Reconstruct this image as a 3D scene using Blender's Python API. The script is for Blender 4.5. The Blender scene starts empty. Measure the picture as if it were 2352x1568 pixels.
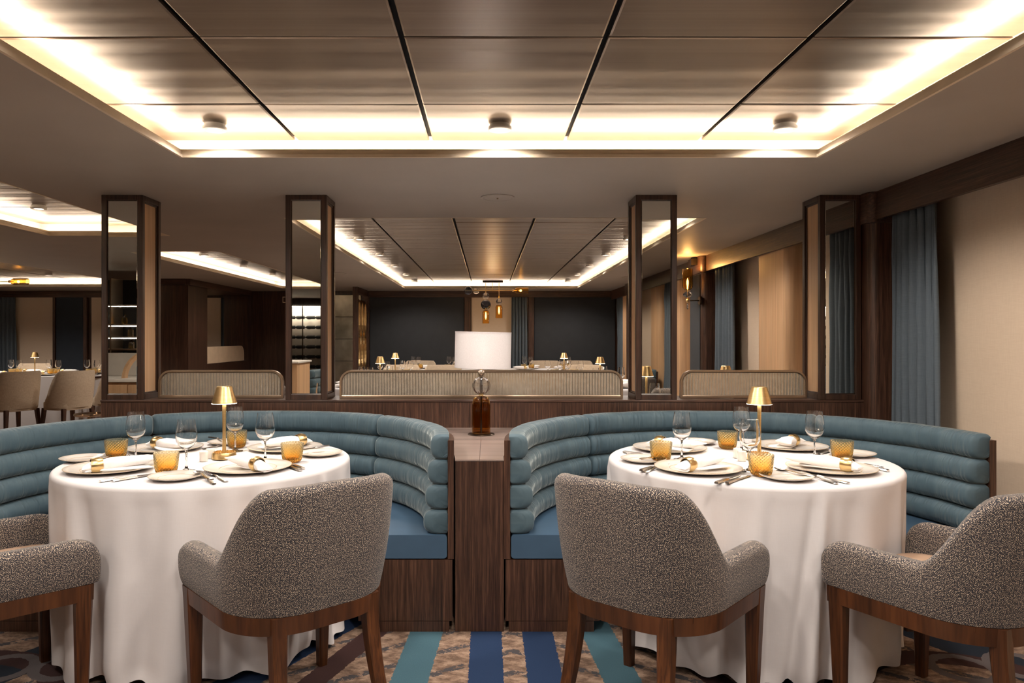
import bpy, math, random
from math import sin, cos, pi, radians as R_, sqrt, atan2
from mathutils import Vector, Matrix, noise

# ---------------------------------------------------------------- camera, world, exposure
sc = bpy.context.scene
COL = sc.collection
F = 1680.0
EYE = 1.28
cam_d = bpy.data.cameras.new('camera')
cam = bpy.data.objects.new('camera', cam_d)
COL.objects.link(cam)
cam.location = (0, 0, EYE)
cam.rotation_euler = (pi / 2, 0, 0)
cam_d.sensor_width = 36
cam_d.lens = 36 * F / 2352
cam_d.shift_x = (1176 - 1120) / 2352
cam_d.shift_y = (774 - 784) / 2352
cam_d.clip_start = 0.02
sc.camera = cam
w = bpy.data.worlds.new('world')
sc.world = w
w.use_nodes = True
w.node_tree.nodes['Background'].inputs[0].default_value = (1, .85, .7, 1)
w.node_tree.nodes['Background'].inputs[1].default_value = 0.0
sc.view_settings.view_transform = 'Standard'
sc.view_settings.look = 'None'
sc.view_settings.gamma = 1
sc.view_settings.use_curve_mapping = False
sc.view_settings.exposure = 1.2
sc.cycles.max_bounces = 10
sc.cycles.diffuse_bounces = 5
sc.cycles.glossy_bounces = 5
sc.cycles.transmission_bounces = 10
sc.cycles.transparent_max_bounces = 12
sc.cycles.caustics_reflective = False
sc.cycles.caustics_refractive = False
sc.cycles.sample_clamp_indirect = 4.0
sc.cycles.blur_glossy = 0.5
STRIP = 17.0        # cove light strips
SPOT = 34.0          # ceiling lights, watts each
random.seed(7)

# ---------------------------------------------------------------- helpers
def tag(o, label=None, cat=None, group=None, kind=None):
    if label: o['label'] = label
    if cat: o['category'] = cat
    if group: o['group'] = group
    if kind: o['kind'] = kind
    return o

def empty(name, loc=(0, 0, 0), rz=0, label=None, cat=None, group=None):
    o = bpy.data.objects.new(name, None)
    COL.objects.link(o)
    o.location = loc
    o.rotation_euler = (0, 0, rz)
    o.empty_display_size = .05
    return tag(o, label, cat, group)

KIDS = {}
def mk(name, V, Fc, mat, parent=None, smooth=False, uv=None, loc=None, bevel=0, sharp=None):
    me = bpy.data.meshes.new(name)
    me.from_pydata([tuple(v) for v in V], [], Fc)
    me.materials.append(mat)
    if uv is not None:
        l = me.uv_layers.new(name='UVMap')
        for p in me.polygons:
            for li in p.loop_indices:
                l.data[li].uv = uv[me.loops[li].vertex_index]
    if smooth:
        me.polygons.foreach_set('use_smooth', [True] * len(me.polygons))
        if sharp:
            me.set_sharp_from_angle(angle=R_(sharp))
    me.update()
    o = bpy.data.objects.new(name, me)
    COL.objects.link(o)
    if parent is not None:
        o.parent = parent
        KIDS.setdefault(parent.name, []).append(o)
    if loc: o.location = loc
    if bevel:
        b = o.modifiers.new('bevel', 'BEVEL')
        b.width = bevel
        b.segments = 2
        b.limit_method = 'ANGLE'
        b.harden_normals = False
    return o

def copy_tree(o, parent=None, loc=None, rz=None, label=None, group=None):
    c = o.copy()
    COL.objects.link(c)
    if parent is not None:
        c.parent = parent
        KIDS.setdefault(parent.name, []).append(c)
    if loc is not None: c.location = loc
    if rz is not None: c.rotation_euler = (0, 0, rz)
    if label: c['label'] = label
    if group: c['group'] = group
    for ch in list(KIDS.get(o.name, [])):
        copy_tree(ch, c)
    return c

class G:
    """collects geometry"""
    def __init__(s): s.v = []; s.f = []; s.u = None
    def box(s, x0, x1, y0, y1, z0, z1):
        n = len(s.v)
        s.v += [(x, y, z) for z in (z0, z1) for y in (y0, y1) for x in (x0, x1)]
        s.f += [tuple(n + i for i in q) for q in ((0, 2, 3, 1), (4, 5, 7, 6), (0, 1, 5, 4), (2, 6, 7, 3), (0, 4, 6, 2), (1, 3, 7, 5))]
        return s
    def lathe(s, prof, seg=32, c=(0, 0, 0), close=False, disp=None, axis='z', caps=True):
        n = len(s.v); m = len(prof)
        for i, (r, z) in enumerate(prof):
            for k in range(seg):
                a = 2 * pi * k / seg
                rr = r + (disp(r, z, a, i) if disp else 0)
                p = (rr * cos(a), rr * sin(a), z)
                if axis == 'x': p = (z, rr * cos(a), rr * sin(a))
                if axis == 'y': p = (rr * sin(a), z, rr * cos(a))
                s.v.append((p[0] + c[0], p[1] + c[1], p[2] + c[2]))
        for i in range(m if close else m - 1):
            j = (i + 1) % m
            for k in range(seg):
                k2 = (k + 1) % seg
                s.f.append((n + i * seg + k, n + i * seg + k2, n + j * seg + k2, n + j * seg + k))
        if not close and caps:
            s.f.append(tuple(n + k for k in reversed(range(seg))))
            s.f.append(tuple(n + (m - 1) * seg + k for k in range(seg)))
        return s
    def loft(s, rings, closed=True, caps=True):
        n = len(s.v); m = len(rings[0])
        for r in rings: s.v += [tuple(p) for p in r]
        for i in range(len(rings) - 1):
            for k in range(m if closed else m - 1):
                k2 = (k + 1) % m
                s.f.append((n + i * m + k, n + i * m + k2, n + (i + 1) * m + k2, n + (i + 1) * m + k))
        if closed and caps:
            s.f.append(tuple(n + k for k in reversed(range(m))))
            s.f.append(tuple(n + (len(rings) - 1) * m + k for k in range(m)))
        return s
    def tube(s, pts, r, seg=8):
        rings = []
        for i, p in enumerate(pts):
            p = Vector(p)
            a = Vector(pts[max(0, i - 1)]); b = Vector(pts[min(len(pts) - 1, i + 1)])
            t = (b - a).normalized()
            u = t.cross(Vector((0, 0, 1)))
            if u.length < 1e-3: u = t.cross(Vector((0, 1, 0)))
            u.normalize(); v = t.cross(u)
            rr = r[i] if isinstance(r, (list, tuple)) else r
            rings.append([p + u * rr * cos(2 * pi * k / seg) + v * rr * sin(2 * pi * k / seg) for k in range(seg)])
        return s.loft(rings)
    def sphere(s, r, c=(0, 0, 0), seg=24, rings=14, flat=1.0):
        prof = [(max(1e-4, r * sin(pi * i / rings)), -r * cos(pi * i / rings) * flat) for i in range(rings + 1)]
        return s.lathe(prof, seg, c)
    def prism(s, outline, z0, z1):
        n = len(s.v); m = len(outline)
        s.v += [(x, y, z0) for x, y in outline] + [(x, y, z1) for x, y in outline]
        s.f.append(tuple(n + k for k in reversed(range(m))))
        s.f.append(tuple(n + m + k for k in range(m)))
        for k in range(m):
            k2 = (k + 1) % m
            s.f.append((n + k, n + k2, n + m + k2, n + m + k))
        return s
    def mk(s, name, mat, parent=None, **k):
        return mk(name, s.v, s.f, mat, parent, **k)

def box(name, mat, x0, x1, y0, y1, z0, z1, parent=None, bevel=0, **k):
    return G().box(min(x0, x1), max(x0, x1), min(y0, y1), max(y0, y1), z0, z1).mk(name, mat, parent, bevel=bevel, **k)

def struct(o):
    o['kind'] = 'structure'
    return o

# ---------------------------------------------------------------- materials
def lin(c):
    return tuple(((x / 255 + .055) / 1.055) ** 2.4 if x / 255 > .04045 else x / 255 / 12.92 for x in c) + (1,)

class Mt:
    def __init__(s, name):
        s.m = bpy.data.materials.new(name); s.m.use_nodes = True
        s.nt = s.m.node_tree
        s.b = s.nt.nodes['Principled BSDF']
    def n(s, t, **k):
        nd = s.nt.nodes.new(t)
        for a, b in k.items():
            if a.startswith('i_'):
                key = a[2:].replace('_', ' ')
                nd.inputs[int(key) if key.isdigit() else key].default_value = b
            else: setattr(nd, a, b)
        return nd
    def l(s, a, b): s.nt.links.new(a, b)
    def set(s, **k):
        for a, b in k.items(): s.b.inputs[a.replace('_', ' ')].default_value = b
        return s
    def coord(s, scale=(1, 1, 1), uv=False, rot=(0, 0, 0)):
        t = s.n('ShaderNodeTexCoord'); mp = s.n('ShaderNodeMapping')
        mp.inputs['Scale'].default_value = scale
        mp.inputs['Rotation'].default_value = rot
        s.l(t.outputs['UV' if uv else 'Object'], mp.inputs['Vector'])
        return mp.outputs[0]
    def noise(s, vec, scale=1, detail=3, rough=.5, dist=0):
        n = s.n('ShaderNodeTexNoise')
        n.inputs['Scale'].default_value = scale; n.inputs['Detail'].default_value = detail
        n.inputs['Roughness'].default_value = rough; n.inputs['Distortion'].default_value = dist
        s.l(vec, n.inputs['Vector'])
        return n.outputs['Fac']
    def ramp(s, fac, stops, interp='LINEAR'):
        r = s.n('ShaderNodeValToRGB'); r.color_ramp.interpolation = interp
        e = r.color_ramp.elements
        while len(e) < len(stops): e.new(.5)
        for i, (p, c) in enumerate(stops):
            e[i].position = p; e[i].color = c
        s.l(fac, r.inputs[0])
        return r.outputs[0]
    def math(s, op, a, b=None, c=None):
        n = s.n('ShaderNodeMath', operation=op)
        for i, x in enumerate((a, b, c)):
            if x is None: continue
            if isinstance(x, (int, float)): n.inputs[i].default_value = x
            else: s.l(x, n.inputs[i])
        return n.outputs[0]
    def mix(s, f, a, b, blend='MIX'):
        n = s.n('ShaderNodeMix', data_type='RGBA', blend_type=blend)
        for i, x in ((0, f), (6, a), (7, b)):
            if isinstance(x, (int, float, tuple)): n.inputs[i].default_value = x
            else: s.l(x, n.inputs[i])
        return n.outputs[2]
    def bump(s, h, strength=.3, dist=.001):
        b = s.n('ShaderNodeBump'); b.inputs['Strength'].default_value = strength; b.inputs['Distance'].default_value = dist
        s.l(h, b.inputs['Height']); s.l(b.outputs[0], s.b.inputs['Normal'])
    def col(s, x): s.l(x, s.b.inputs['Base Color']); return s

def plain(name, c, rough=.5, metal=0, **k):
    m = Mt(name); m.set(Base_Color=lin(c), Roughness=rough, Metallic=metal, **k)
    v = m.coord((1, 1, 1)); f = m.noise(v, 9, 4)
    a = lin(c); b = tuple(x * .88 for x in a[:3]) + (1,)
    m.col(m.ramp(f, [(.3, b), (.7, a)]))
    return m.m

def wood(name, c1, c2, c3, axis='z', rough=.38, fine=1.0, bump=.35, lines=.75):
    m = Mt(name)
    S = {'z': (90, 90, 2.2), 'y': (90, 2.2, 90), 'x': (2.2, 90, 90)}[axis]
    S2 = {'z': (260, 260, 9), 'y': (260, 9, 260), 'x': (9, 260, 260)}[axis]
    S3 = {'z': (9, 9, .5), 'y': (9, .5, 9), 'x': (.5, 9, 9)}[axis]
    f1 = m.noise(m.coord(S), fine, 4, .65, .3)
    f2 = m.noise(m.coord(S2), fine, 2, .6)
    f3 = m.noise(m.coord(S3), 1, 2)
    c = m.ramp(f1, [(.25, lin(c1)), (.5, lin(c2)), (.75, lin(c3))])
    k = m.ramp(f2, [(.35, (.35, .33, .32, 1)), (.55, (1, 1, 1, 1))])
    c = m.mix(lines, c, k, 'MULTIPLY')
    k3 = m.ramp(f3, [(.3, (.8, .8, .8, 1)), (.7, (1.15, 1.12, 1.1, 1))])
    c = m.mix(1.0, c, k3, 'MULTIPLY')
    m.col(c); m.set(Roughness=rough)
    m.bump(m.math('ADD', f1, f2), bump, .0012)
    return m.m

M = {}
DK = ((38, 24, 17), (72, 48, 36), (108, 77, 60))
for ax in 'xyz': M['oak_' + ax] = wood('fumed oak grain ' + ax, *DK, axis=ax)
M['frame_z'] = wood('dark frame wood', (40, 25, 18), (62, 41, 30), (84, 57, 43), axis='z', rough=.35, fine=.7, bump=.15)
M['wenge'] = wood('dark wall panel wood', (44, 28, 21), (64, 42, 32), (84, 58, 45), axis='z', rough=.3, fine=.4, bump=.08)
M['pale_z'] = wood('pale wood', (190, 150, 112), (204, 164, 124), (216, 178, 138), axis='z', rough=.45, fine=.35, bump=.04, lines=.12)
M['chair_wood'] = wood('walnut chair wood', (46, 24, 10), (76, 42, 19), (98, 58, 30), axis='z', rough=.36, fine=.5, bump=.08)
M['chair_rail'] = wood('walnut rail wood', (46, 24, 10), (74, 41, 19), (94, 56, 30), axis='z', rough=.36, fine=.25, bump=.04, lines=.4)
M['top_wood'] = wood('console top veneer', (132, 116, 108), (142, 125, 116), (152, 135, 126), axis='x', rough=.26, fine=.3, bump=.03, lines=.15)

def m_panel(nm='brushed bronze ceiling panel', fy=6, st=.42):
    m = Mt(nm)
    f = m.noise(m.coord((1.2, 60, 60)), 1, 3, .6)
    g = m.noise(m.coord((.5, fy, 1)), 1, 1)
    m.col(m.ramp(f, [(.3, lin((128, 112, 98))), (.7, lin((140, 124, 109)))]))
    m.set(Metallic=.9, Roughness=.3)
    m.l(m.ramp(f, [(.3, (.31,) * 3 + (1,)), (.7, (.37,) * 3 + (1,))]), m.b.inputs['Roughness'])
    m.bump(m.math('ADD', m.math('MULTIPLY', f, .02), g), st, .02)
    return m.m
M['panel'] = m_panel()
M['panel_wavy'] = m_panel('wavy brushed bronze ceiling panel', 8, .6)

def m_soffit():
    m = Mt('taupe painted soffit')
    f = m.noise(m.coord((1, 1, 1)), 2.2, 5)
    m.col(m.ramp(f, [(.3, lin((160, 150, 139))), (.7, lin((167, 157, 146)))]))
    m.set(Roughness=.55)
    return m.m
M['soffit'] = m_soffit()
M['lip'] = plain('cream cove trim', (226, 208, 182), .5)
M['steel'] = plain('polished cutlery steel', (236, 232, 228), .2, 1)
M['chrome'] = plain('polished nickel', (205, 190, 170), .1, 1)
M['dark_metal'] = plain('dark bronze metal', (70, 58, 46), .3, 1)
M['bronze'] = plain('satin bronze frame', (168, 146, 124), .3, .9)
M['white_plastic'] = plain('white plastic', (214, 208, 200), .4)
M['porcelain'] = plain('white porcelain', (216, 208, 199), .1)
M['porcelain_blue'] = plain('gold line on porcelain', (196, 168, 128), .3, .2)
M['dark_cloth'] = plain('charcoal wall fabric', (50, 52, 55), .85)
M['navy_cloth'] = plain('navy wall fabric', (44, 52, 62), .85)
M['seat_leather'] = plain('blue vinyl seat', (62, 86, 108), .42)
M['tan_leather'] = plain('tan chair seat', (176, 146, 122), .5)
M['black'] = plain('black recess', (10, 9, 8), .8)
M['cream_stone'] = plain('white stone counter', (226, 220, 210), .3)
M['beige_panel'] = plain('beige upholstered panel', (206, 180, 150), .6)

def m_brass():
    m = Mt('brushed brass')
    f = m.noise(m.coord((3, 3, 300)), 1, 2)
    m.col(m.ramp(f, [(.3, lin((222, 186, 126))), (.7, lin((238, 206, 150)))]))
    m.set(Metallic=1, Roughness=.3, Anisotropic=.5)
    m.bump(f, .05, .0004)
    return m.m
M['brass'] = m_brass()

def m_mirror():
    m = Mt('mirror glass')
    f = m.noise(m.coord((3, 3, 3)), 1, 1)
    m.set(Metallic=1, Roughness=.012)
    m.col(m.ramp(f, [(0, lin((222, 220, 214))), (1, lin((226, 224, 218)))]))
    return m.m
M['mirror'] = m_mirror()

def m_antique():
    m = Mt('antique grey mirror')
    f = m.noise(m.coord((6, 6, 6)), 1, 5, .6)
    m.col(m.ramp(f, [(.3, lin((120, 114, 100))), (.7, lin((158, 152, 138)))]))
    m.set(Metallic=.8, Roughness=.22)
    return m.m
M['antique'] = m_antique()

def glass(name, c, rough=0.0, ior=1.45):
    m = Mt(name)
    m.set(Base_Color=c, Roughness=rough, IOR=ior, Transmission_Weight=1)
    # light passes as through real thin glass
    f = m.noise(m.coord((1, 1, 1)), 3, 1)
    m.l(m.ramp(f, [(0, (rough,) * 3 + (1,)), (1, (rough + .01,) * 3 + (1,))]), m.b.inputs['Roughness'])
    return m.m
M['glass'] = glass('clear glass', (1, 1, 1, 1))
M['amber'] = None
M['smoke'] = glass('smoked blue glass', (.06, .07, .12, 1))
M['amber_shade'] = glass('amber lamp glass', (1, .7, .26, 1), .02, 1.3)
M['bottle_amber'] = glass('deep amber glass', (.62, .34, .07, 1), .0, 1.3)

def m_tumbler():
    m = Mt('amber pressed glass')
    t = m.n('ShaderNodeTexCoord'); sp = m.n('ShaderNodeSeparateXYZ'); m.l(t.outputs['Object'], sp.inputs[0])
    c = m.ramp(m.math('MULTIPLY', sp.outputs[2], 11.0), [(0, (.97, .36, .02, 1)), (.35, (1, .70, .22, 1)), (1, (1, .92, .7, 1))])
    m.col(c); m.set(Roughness=.03, IOR=1.25, Transmission_Weight=.92)
    return m.m
M['amber'] = m_tumbler()

def m_ribbed():
    m = Mt('ribbed cast glass')
    f = m.noise(m.coord((30, 30, 30)), 1, 3)
    m.set(Roughness=.13, IOR=1.42, Transmission_Weight=.74)
    m.col(m.ramp(f, [(.3, lin((214, 202, 182))), (.7, lin((232, 220, 200)))]))
    return m.m
M['ribbed'] = m_ribbed()

def m_shade():
    m = Mt('white lamp shade fabric')
    f = m.noise(m.coord((400, 400, 400)), 1, 2)
    out = m.nt.nodes['Material Output']
    c = m.ramp(f, [(.3, lin((232, 226, 224))), (.7, lin((246, 242, 240)))])
    tr = m.n('ShaderNodeBsdfTranslucent'); df = m.n('ShaderNodeBsdfDiffuse'); mx = m.n('ShaderNodeMixShader')
    rf = m.n('ShaderNodeBsdfRefraction'); rf.inputs['IOR'].default_value = 1.0; rf.inputs['Roughness'].default_value = .42; m2 = m.n('ShaderNodeMixShader'); m2.inputs[0].default_value = .08
    rf.inputs['IOR'].default_value = 1.05
    m.l(c, tr.inputs[0]); m.l(c, df.inputs[0]); m.l(c, rf.inputs[0]); mx.inputs[0].default_value = .66
    m.l(tr.outputs[0], mx.inputs[1]); m.l(df.outputs[0], mx.inputs[2]); m.l(mx.outputs[0], m2.inputs[1]); m.l(rf.outputs[0], m2.inputs[2]); m.l(m2.outputs[0], out.inputs[0])
    return m.m
M['shade'] = m_shade()

def emit(name, c, s):
    m = Mt(name); m.set(Base_Color=(.8, .8, .8, 1), Emission_Color=c, Emission_Strength=s)
    return m.m
WARM = (1, .74, .46, 1)
M['strip'] = emit('cove light', (1, .86, .70, 1), STRIP)
M['lens'] = emit('ceiling light lens', (1, .93, .85, 1), 5)
M['ring_glow'] = emit('lamp diffuser ring', (1, .88, .7, 1), 8)
M['bulb'] = emit('filament bulb', (1, .55, .16, 1), 60)
M['white_bulb'] = emit('white bulb', (1, .86, .72, 1), 30)
M['led_white'] = emit('shelf led', (1, .9, .75, 1), 7)

def m_velvet():
    m = Mt('teal velvet')
    f = m.noise(m.coord((6, 5, 1), uv=True), 1, 5, .6)
    g = m.noise(m.coord((90, 5, 1), uv=True), 1, 3, .6, .5)
    h = m.noise(m.coord((15, 1.6, 1), uv=True), 1, 2, .5, 1.0)
    h2 = m.noise(m.coord((34, 3, 1), uv=True, rot=(0, 0, .06)), 1, 2, .5, .8)
    def crease(x, k): return m.math('SMOOTH_MIN', m.math('MULTIPLY', m.math('ABSOLUTE', m.math('SUBTRACT', x, .5)), k), 1.0, .3)
    m.col(m.ramp(f, [(.25, lin((52, 72, 82))), (.5, lin((66, 87, 97))), (.8, lin((85, 103, 109)))]))
    m.set(Roughness=.7, Sheen_Weight=.6, Sheen_Roughness=.36, Sheen_Tint=lin((205, 208, 200)))
    hh = m.math('ADD', m.math('ADD', m.math('MULTIPLY', crease(h, 7), .9), m.math('MULTIPLY', crease(h2, 5), .2)), m.math('MULTIPLY', g, .07))
    m.bump(hh, .5, .006)
    return m.m
M['velvet'] = m_velvet()

def m_tweed():
    m = Mt('navy and oatmeal tweed')
    # plain weave of thick and thin yarns with faint chevrons; uv in metres
    uv = m.coord((1, 1, 1), uv=True)
    sp = m.n('ShaderNodeSeparateXYZ'); m.l(uv, sp.inputs[0])
    u, v = sp.outputs[0], sp.outputs[1]
    zig = m.math('MULTIPLY', m.math('PINGPONG', u, .016), 1.3)
    vv = m.math('ADD', v, zig)
    cb = m.n('ShaderNodeCombineXYZ'); m.l(m.math('MULTIPLY', u, 1.0), cb.inputs[0]); m.l(vv, cb.inputs[1])
    mp = m.n('ShaderNodeMapping'); mp.inputs['Scale'].default_value = (250, 300, 1); m.l(cb.outputs[0], mp.inputs[0])
    f1 = m.noise(mp.outputs[0], 1, 1, .5)
    f2 = m.noise(m.coord((330, 300, 1), uv=True), 1, 2, .6)
    big = m.noise(m.coord((12, 30, 1), uv=True), 1, 3)
    wv = m.math('SINE', m.math('MULTIPLY', vv, 900))
    f = m.math('ADD', m.math('MULTIPLY', f1, .36), m.math('ADD', m.math('MULTIPLY', f2, .68), m.math('MULTIPLY', wv, .035)))
    f = m.math('ADD', f, m.math('MULTIPLY', m.math('SUBTRACT', big, .5), .03))
    c = m.ramp(f, [(.485, lin((24, 26, 36))), (.535, lin((64, 57, 55))), (.575, lin((134, 117, 102))), (.65, lin((196, 179, 158)))])
    m.col(c); m.set(Roughness=.9, Sheen_Weight=.15)
    m.bump(f, .8, .003)
    return m.m
M['tweed'] = m_tweed()

def m_linen(name, c1, c2, sc_=400, bump=.3):
    m = Mt(name)
    a = m.noise(m.coord((sc_, sc_, 20)), 1, 2); b = m.noise(m.coord((20, 20, sc_)), 1, 2)
    f = m.math('MULTIPLY', m.math('ADD', a, b), .5)
    m.col(m.ramp(f, [(.35, lin(c1)), (.65, lin(c2))])); m.set(Roughness=.85)
    m.bump(f, bump, .001)
    return m.m
M['beige_linen'] = m_linen('oatmeal linen', (176, 154, 130), (206, 186, 160))
M['shade_cloth'] = m_linen('beige roller shade weave', (208, 186, 162), (216, 195, 171), 420, .1)
M['curtain'] = m_linen('slate blue curtain wool', (80, 89, 96), (92, 102, 110), 600, .1)
M['tablecloth'] = m_linen('white table linen', (206, 201, 200), (210, 205, 204), 700, .02)
M['napkin'] = m_linen('white napkin linen', (240, 234, 230), (246, 241, 238), 700, .08)

def m_carpet():
    m = Mt('striped patterned carpet')
    t = m.n('ShaderNodeTexCoord'); 
    # ragged edges: small noise shifts the pattern
    n1 = m.n('ShaderNodeTexNoise'); n1.inputs['Scale'].default_value = 55; n1.inputs['Detail'].default_value = 3
    m.l(t.outputs['Object'], n1.inputs[0])
    sub = m.n('ShaderNodeVectorMath', operation='SUBTRACT'); m.l(n1.outputs['Color'], sub.inputs[0]); sub.inputs[1].default_value = (.5, .5, .5)
    scl = m.n('ShaderNodeVectorMath', operation='SCALE'); m.l(sub.outputs[0], scl.inputs[0]); scl.inputs[3].default_value = .018
    add = m.n('ShaderNodeVectorMath', operation='ADD'); m.l(t.outputs['Object'], add.inputs[0]); m.l(scl.outputs[0], add.inputs[1])
    sp = m.n('ShaderNodeSeparateXYZ'); m.l(add.outputs[0], sp.inputs[0])
    x, y = sp.outputs[0], sp.outputs[1]
    P = add.outputs[0]
    def mp(scale, rot=0):
        q = m.n('ShaderNodeMapping'); q.inputs['Scale'].default_value = scale; q.inputs['Rotation'].default_value = (0, 0, rot); m.l(P, q.inputs[0]); return q.outputs[0]
    mott = m.noise(mp((14, 22, 1), .5), 1, 6, .7)
    base = m.ramp(mott, [(.4, lin((98, 76, 60))), (.5, lin((132, 106, 88))), (.6, lin((162, 136, 115)))])
    # broken slate hatching running diagonally
    dia = m.math('FRACT', m.math('MULTIPLY', m.math('ADD', m.math('ABSOLUTE', m.math('SUBTRACT', x, .105)), m.math('MULTIPLY', y, 1.5)), 3.6))
    dn = m.noise(mp((30, 30, 1)), 1, 4, .7)
    hat = m.math('MULTIPLY', m.math('LESS_THAN', dia, .22), m.math('GREATER_THAN', dn, .47))
    base = m.mix(hat, base, lin((66, 62, 64)))
    navy, blue, teal, wine = lin((6, 22, 38)), lin((8, 40, 76)), lin((60, 94, 106)), lin((50, 20, 16))
    c = base
    wv = m.math('MULTIPLY', m.math('SUBTRACT', 3.2, y), .02)
    ax = m.math('ABSOLUTE', m.math('SUBTRACT', x, .105))
    def stripe(c, lo, hi, colr, xx=None, slope=0):
        xx = xx or ax
        if slope: xx = m.math('ADD', xx, m.math('MULTIPLY', m.math('SUBTRACT', y, 3.0), slope))
        k = m.math('MULTIPLY', m.math('GREATER_THAN', xx, lo), m.math('LESS_THAN', xx, hi))
        return m.mix(k, c, colr)
    c = stripe(c, .045, .178, blue)
    c = stripe(c, .31, .452, teal, slope=.06)
    c = stripe(c, .60, .71, wine, slope=.35)
    c = stripe(c, .80, .98, blue, slope=.5)
    c = stripe(c, 1.75, 1.98, navy, slope=.5)
    # rings
    def ring(c, cx, cy, r0, r1, colr):
        dx = m.math('SUBTRACT', x, cx); dy = m.math('SUBTRACT', y, cy)
        d = m.math('SQRT', m.math('ADD', m.math('MULTIPLY', dx, dx), m.math('MULTIPLY', dy, dy)))
        k = m.math('MULTIPLY', m.math('GREATER_THAN', d, r0), m.math('LESS_THAN', d, r1))
        return m.mix(k, c, colr)
    for cx in (-2.0, 1.72):
        c = ring(c, cx, 2.45, .42, .54, wine)
        c = ring(c, cx, 2.45, 0, .26, teal)
        c = ring(c, cx + .12, 2.83, .09, .13, lin((92, 84, 84)))
        c = ring(c, cx + .36, 2.85, .09, .13, lin((92, 84, 84)))
    pile = m.noise(m.coord((1, 1, 1)), 420, 2, .6)
    c = m.mix(.6, c, m.ramp(pile, [(.3, (.6, .6, .6, 1)), (.7, (1.2, 1.2, 1.2, 1))]), 'MULTIPLY')
    m.col(c); m.set(Roughness=.95)
    m.bump(pile, .6, .004)
    return m.m
M['carpet'] = m_carpet()
# ================================================================ ROOM SHELL
ZC = 2.117     # soffit
ZP = 2.23      # coffer panels
XR = 2.42      # right wall
YF = 13.3      # far wall
YB = -8.2
XL = -10.2
struct(box('floor', M['carpet'], XL, XR + .1, YB, YF + .1, -.05, 0))
COF = [  # x0, x1, y0, y1, panels across, first groove x, row phase, rows
    (-1.43, 1.54, -4.01, 3.41), (-1.43, 1.54, 5.13, 12.55),
    (-3.62, -2.62, 2.51, 6.03), (-3.52, -2.62, 7.14, 12.55), (-3.52, -2.62, -4.01, 1.4),
    (-9.4, -5.45, 7.9, 12.1)]
xs = sorted({XL, XR + .1} | {c[0] for c in COF} | {c[1] for c in COF})
ys = sorted({YB, YF + .1} | {c[2] for c in COF} | {c[3] for c in COF})
g = G()
for i in range(len(xs) - 1):
    run = None
    for j in range(len(ys)):
        solid = False
        if j < len(ys) - 1:
            cx, cy = (xs[i] + xs[i + 1]) / 2, (ys[j] + ys[j + 1]) / 2
            solid = not any(c[0] < cx < c[1] and c[2] < cy < c[3] for c in COF)
        if solid and run is None: run = ys[j]
        if not solid and run is not None:
            g.box(xs[i], xs[i + 1], run, ys[j], ZC, ZC + .012); run = None
ceil = struct(g.mk('ceiling', M['soffit']))
box('deck', M['black'], XL, XR + .1, YB, YF + .1, ZP + .03, ZP + .06, ceil)

def rect_loft(x0, x1, y0, y1, prof):
    """closed frame: prof = [(outset, z)...] swept round the rectangle with mitred corners"""
    g = G(); n = len(prof)
    cs = [(x0, y0, -1, -1), (x1, y0, 1, -1), (x1, y1, 1, 1), (x0, y1, -1, 1)]
    for (x, y, sx, sy) in cs:
        g.v += [(x + sx * o, y + sy * o, z) for o, z in prof]
    for k in range(4):
        k2 = (k + 1) % 4
        for i in range(n):
            j = (i + 1) % n
            g.f.append((k * n + i, k2 * n + i, k2 * n + j, k * n + j))
    return g
panel_me = {}
def panel(x0, x1, y0, y1, mt='panel'):
    key = (round(x1 - x0, 3), round(y1 - y0, 3), mt)
    if key not in panel_me:
        a, b = key[0] / 2, key[1] / 2
        g = G(); e = .006
        lv = [(a, b, .014), (a, b, .003), (a - e, b - e, 0)]
        for (p, q, z) in lv: g.v += [(-p, -q, z), (p, -q, z), (p, q, z), (-p, q, z)]
        for i in (0, 1):
            for k in range(4):
                k2 = (k + 1) % 4
                g.f.append((i * 4 + k, i * 4 + k2, i * 4 + 4 + k2, i * 4 + 4 + k))
        g.f.append((8, 11, 10, 9)); g.f.append((0, 1, 2, 3))
        o = g.mk('ceiling_panel', M[mt], ceil)
        panel_me[key] = o.data
    else:
        o = bpy.data.objects.new('ceiling_panel', panel_me[key]); COL.objects.link(o); o.parent = ceil
    o.location = ((x0 + x1) / 2, (y0 + y1) / 2, ZP)
    o.rotation_euler = (random.uniform(-1, 1) * .0035, random.uniform(-1, 1) * .003, 0)
EXT = .13
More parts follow.
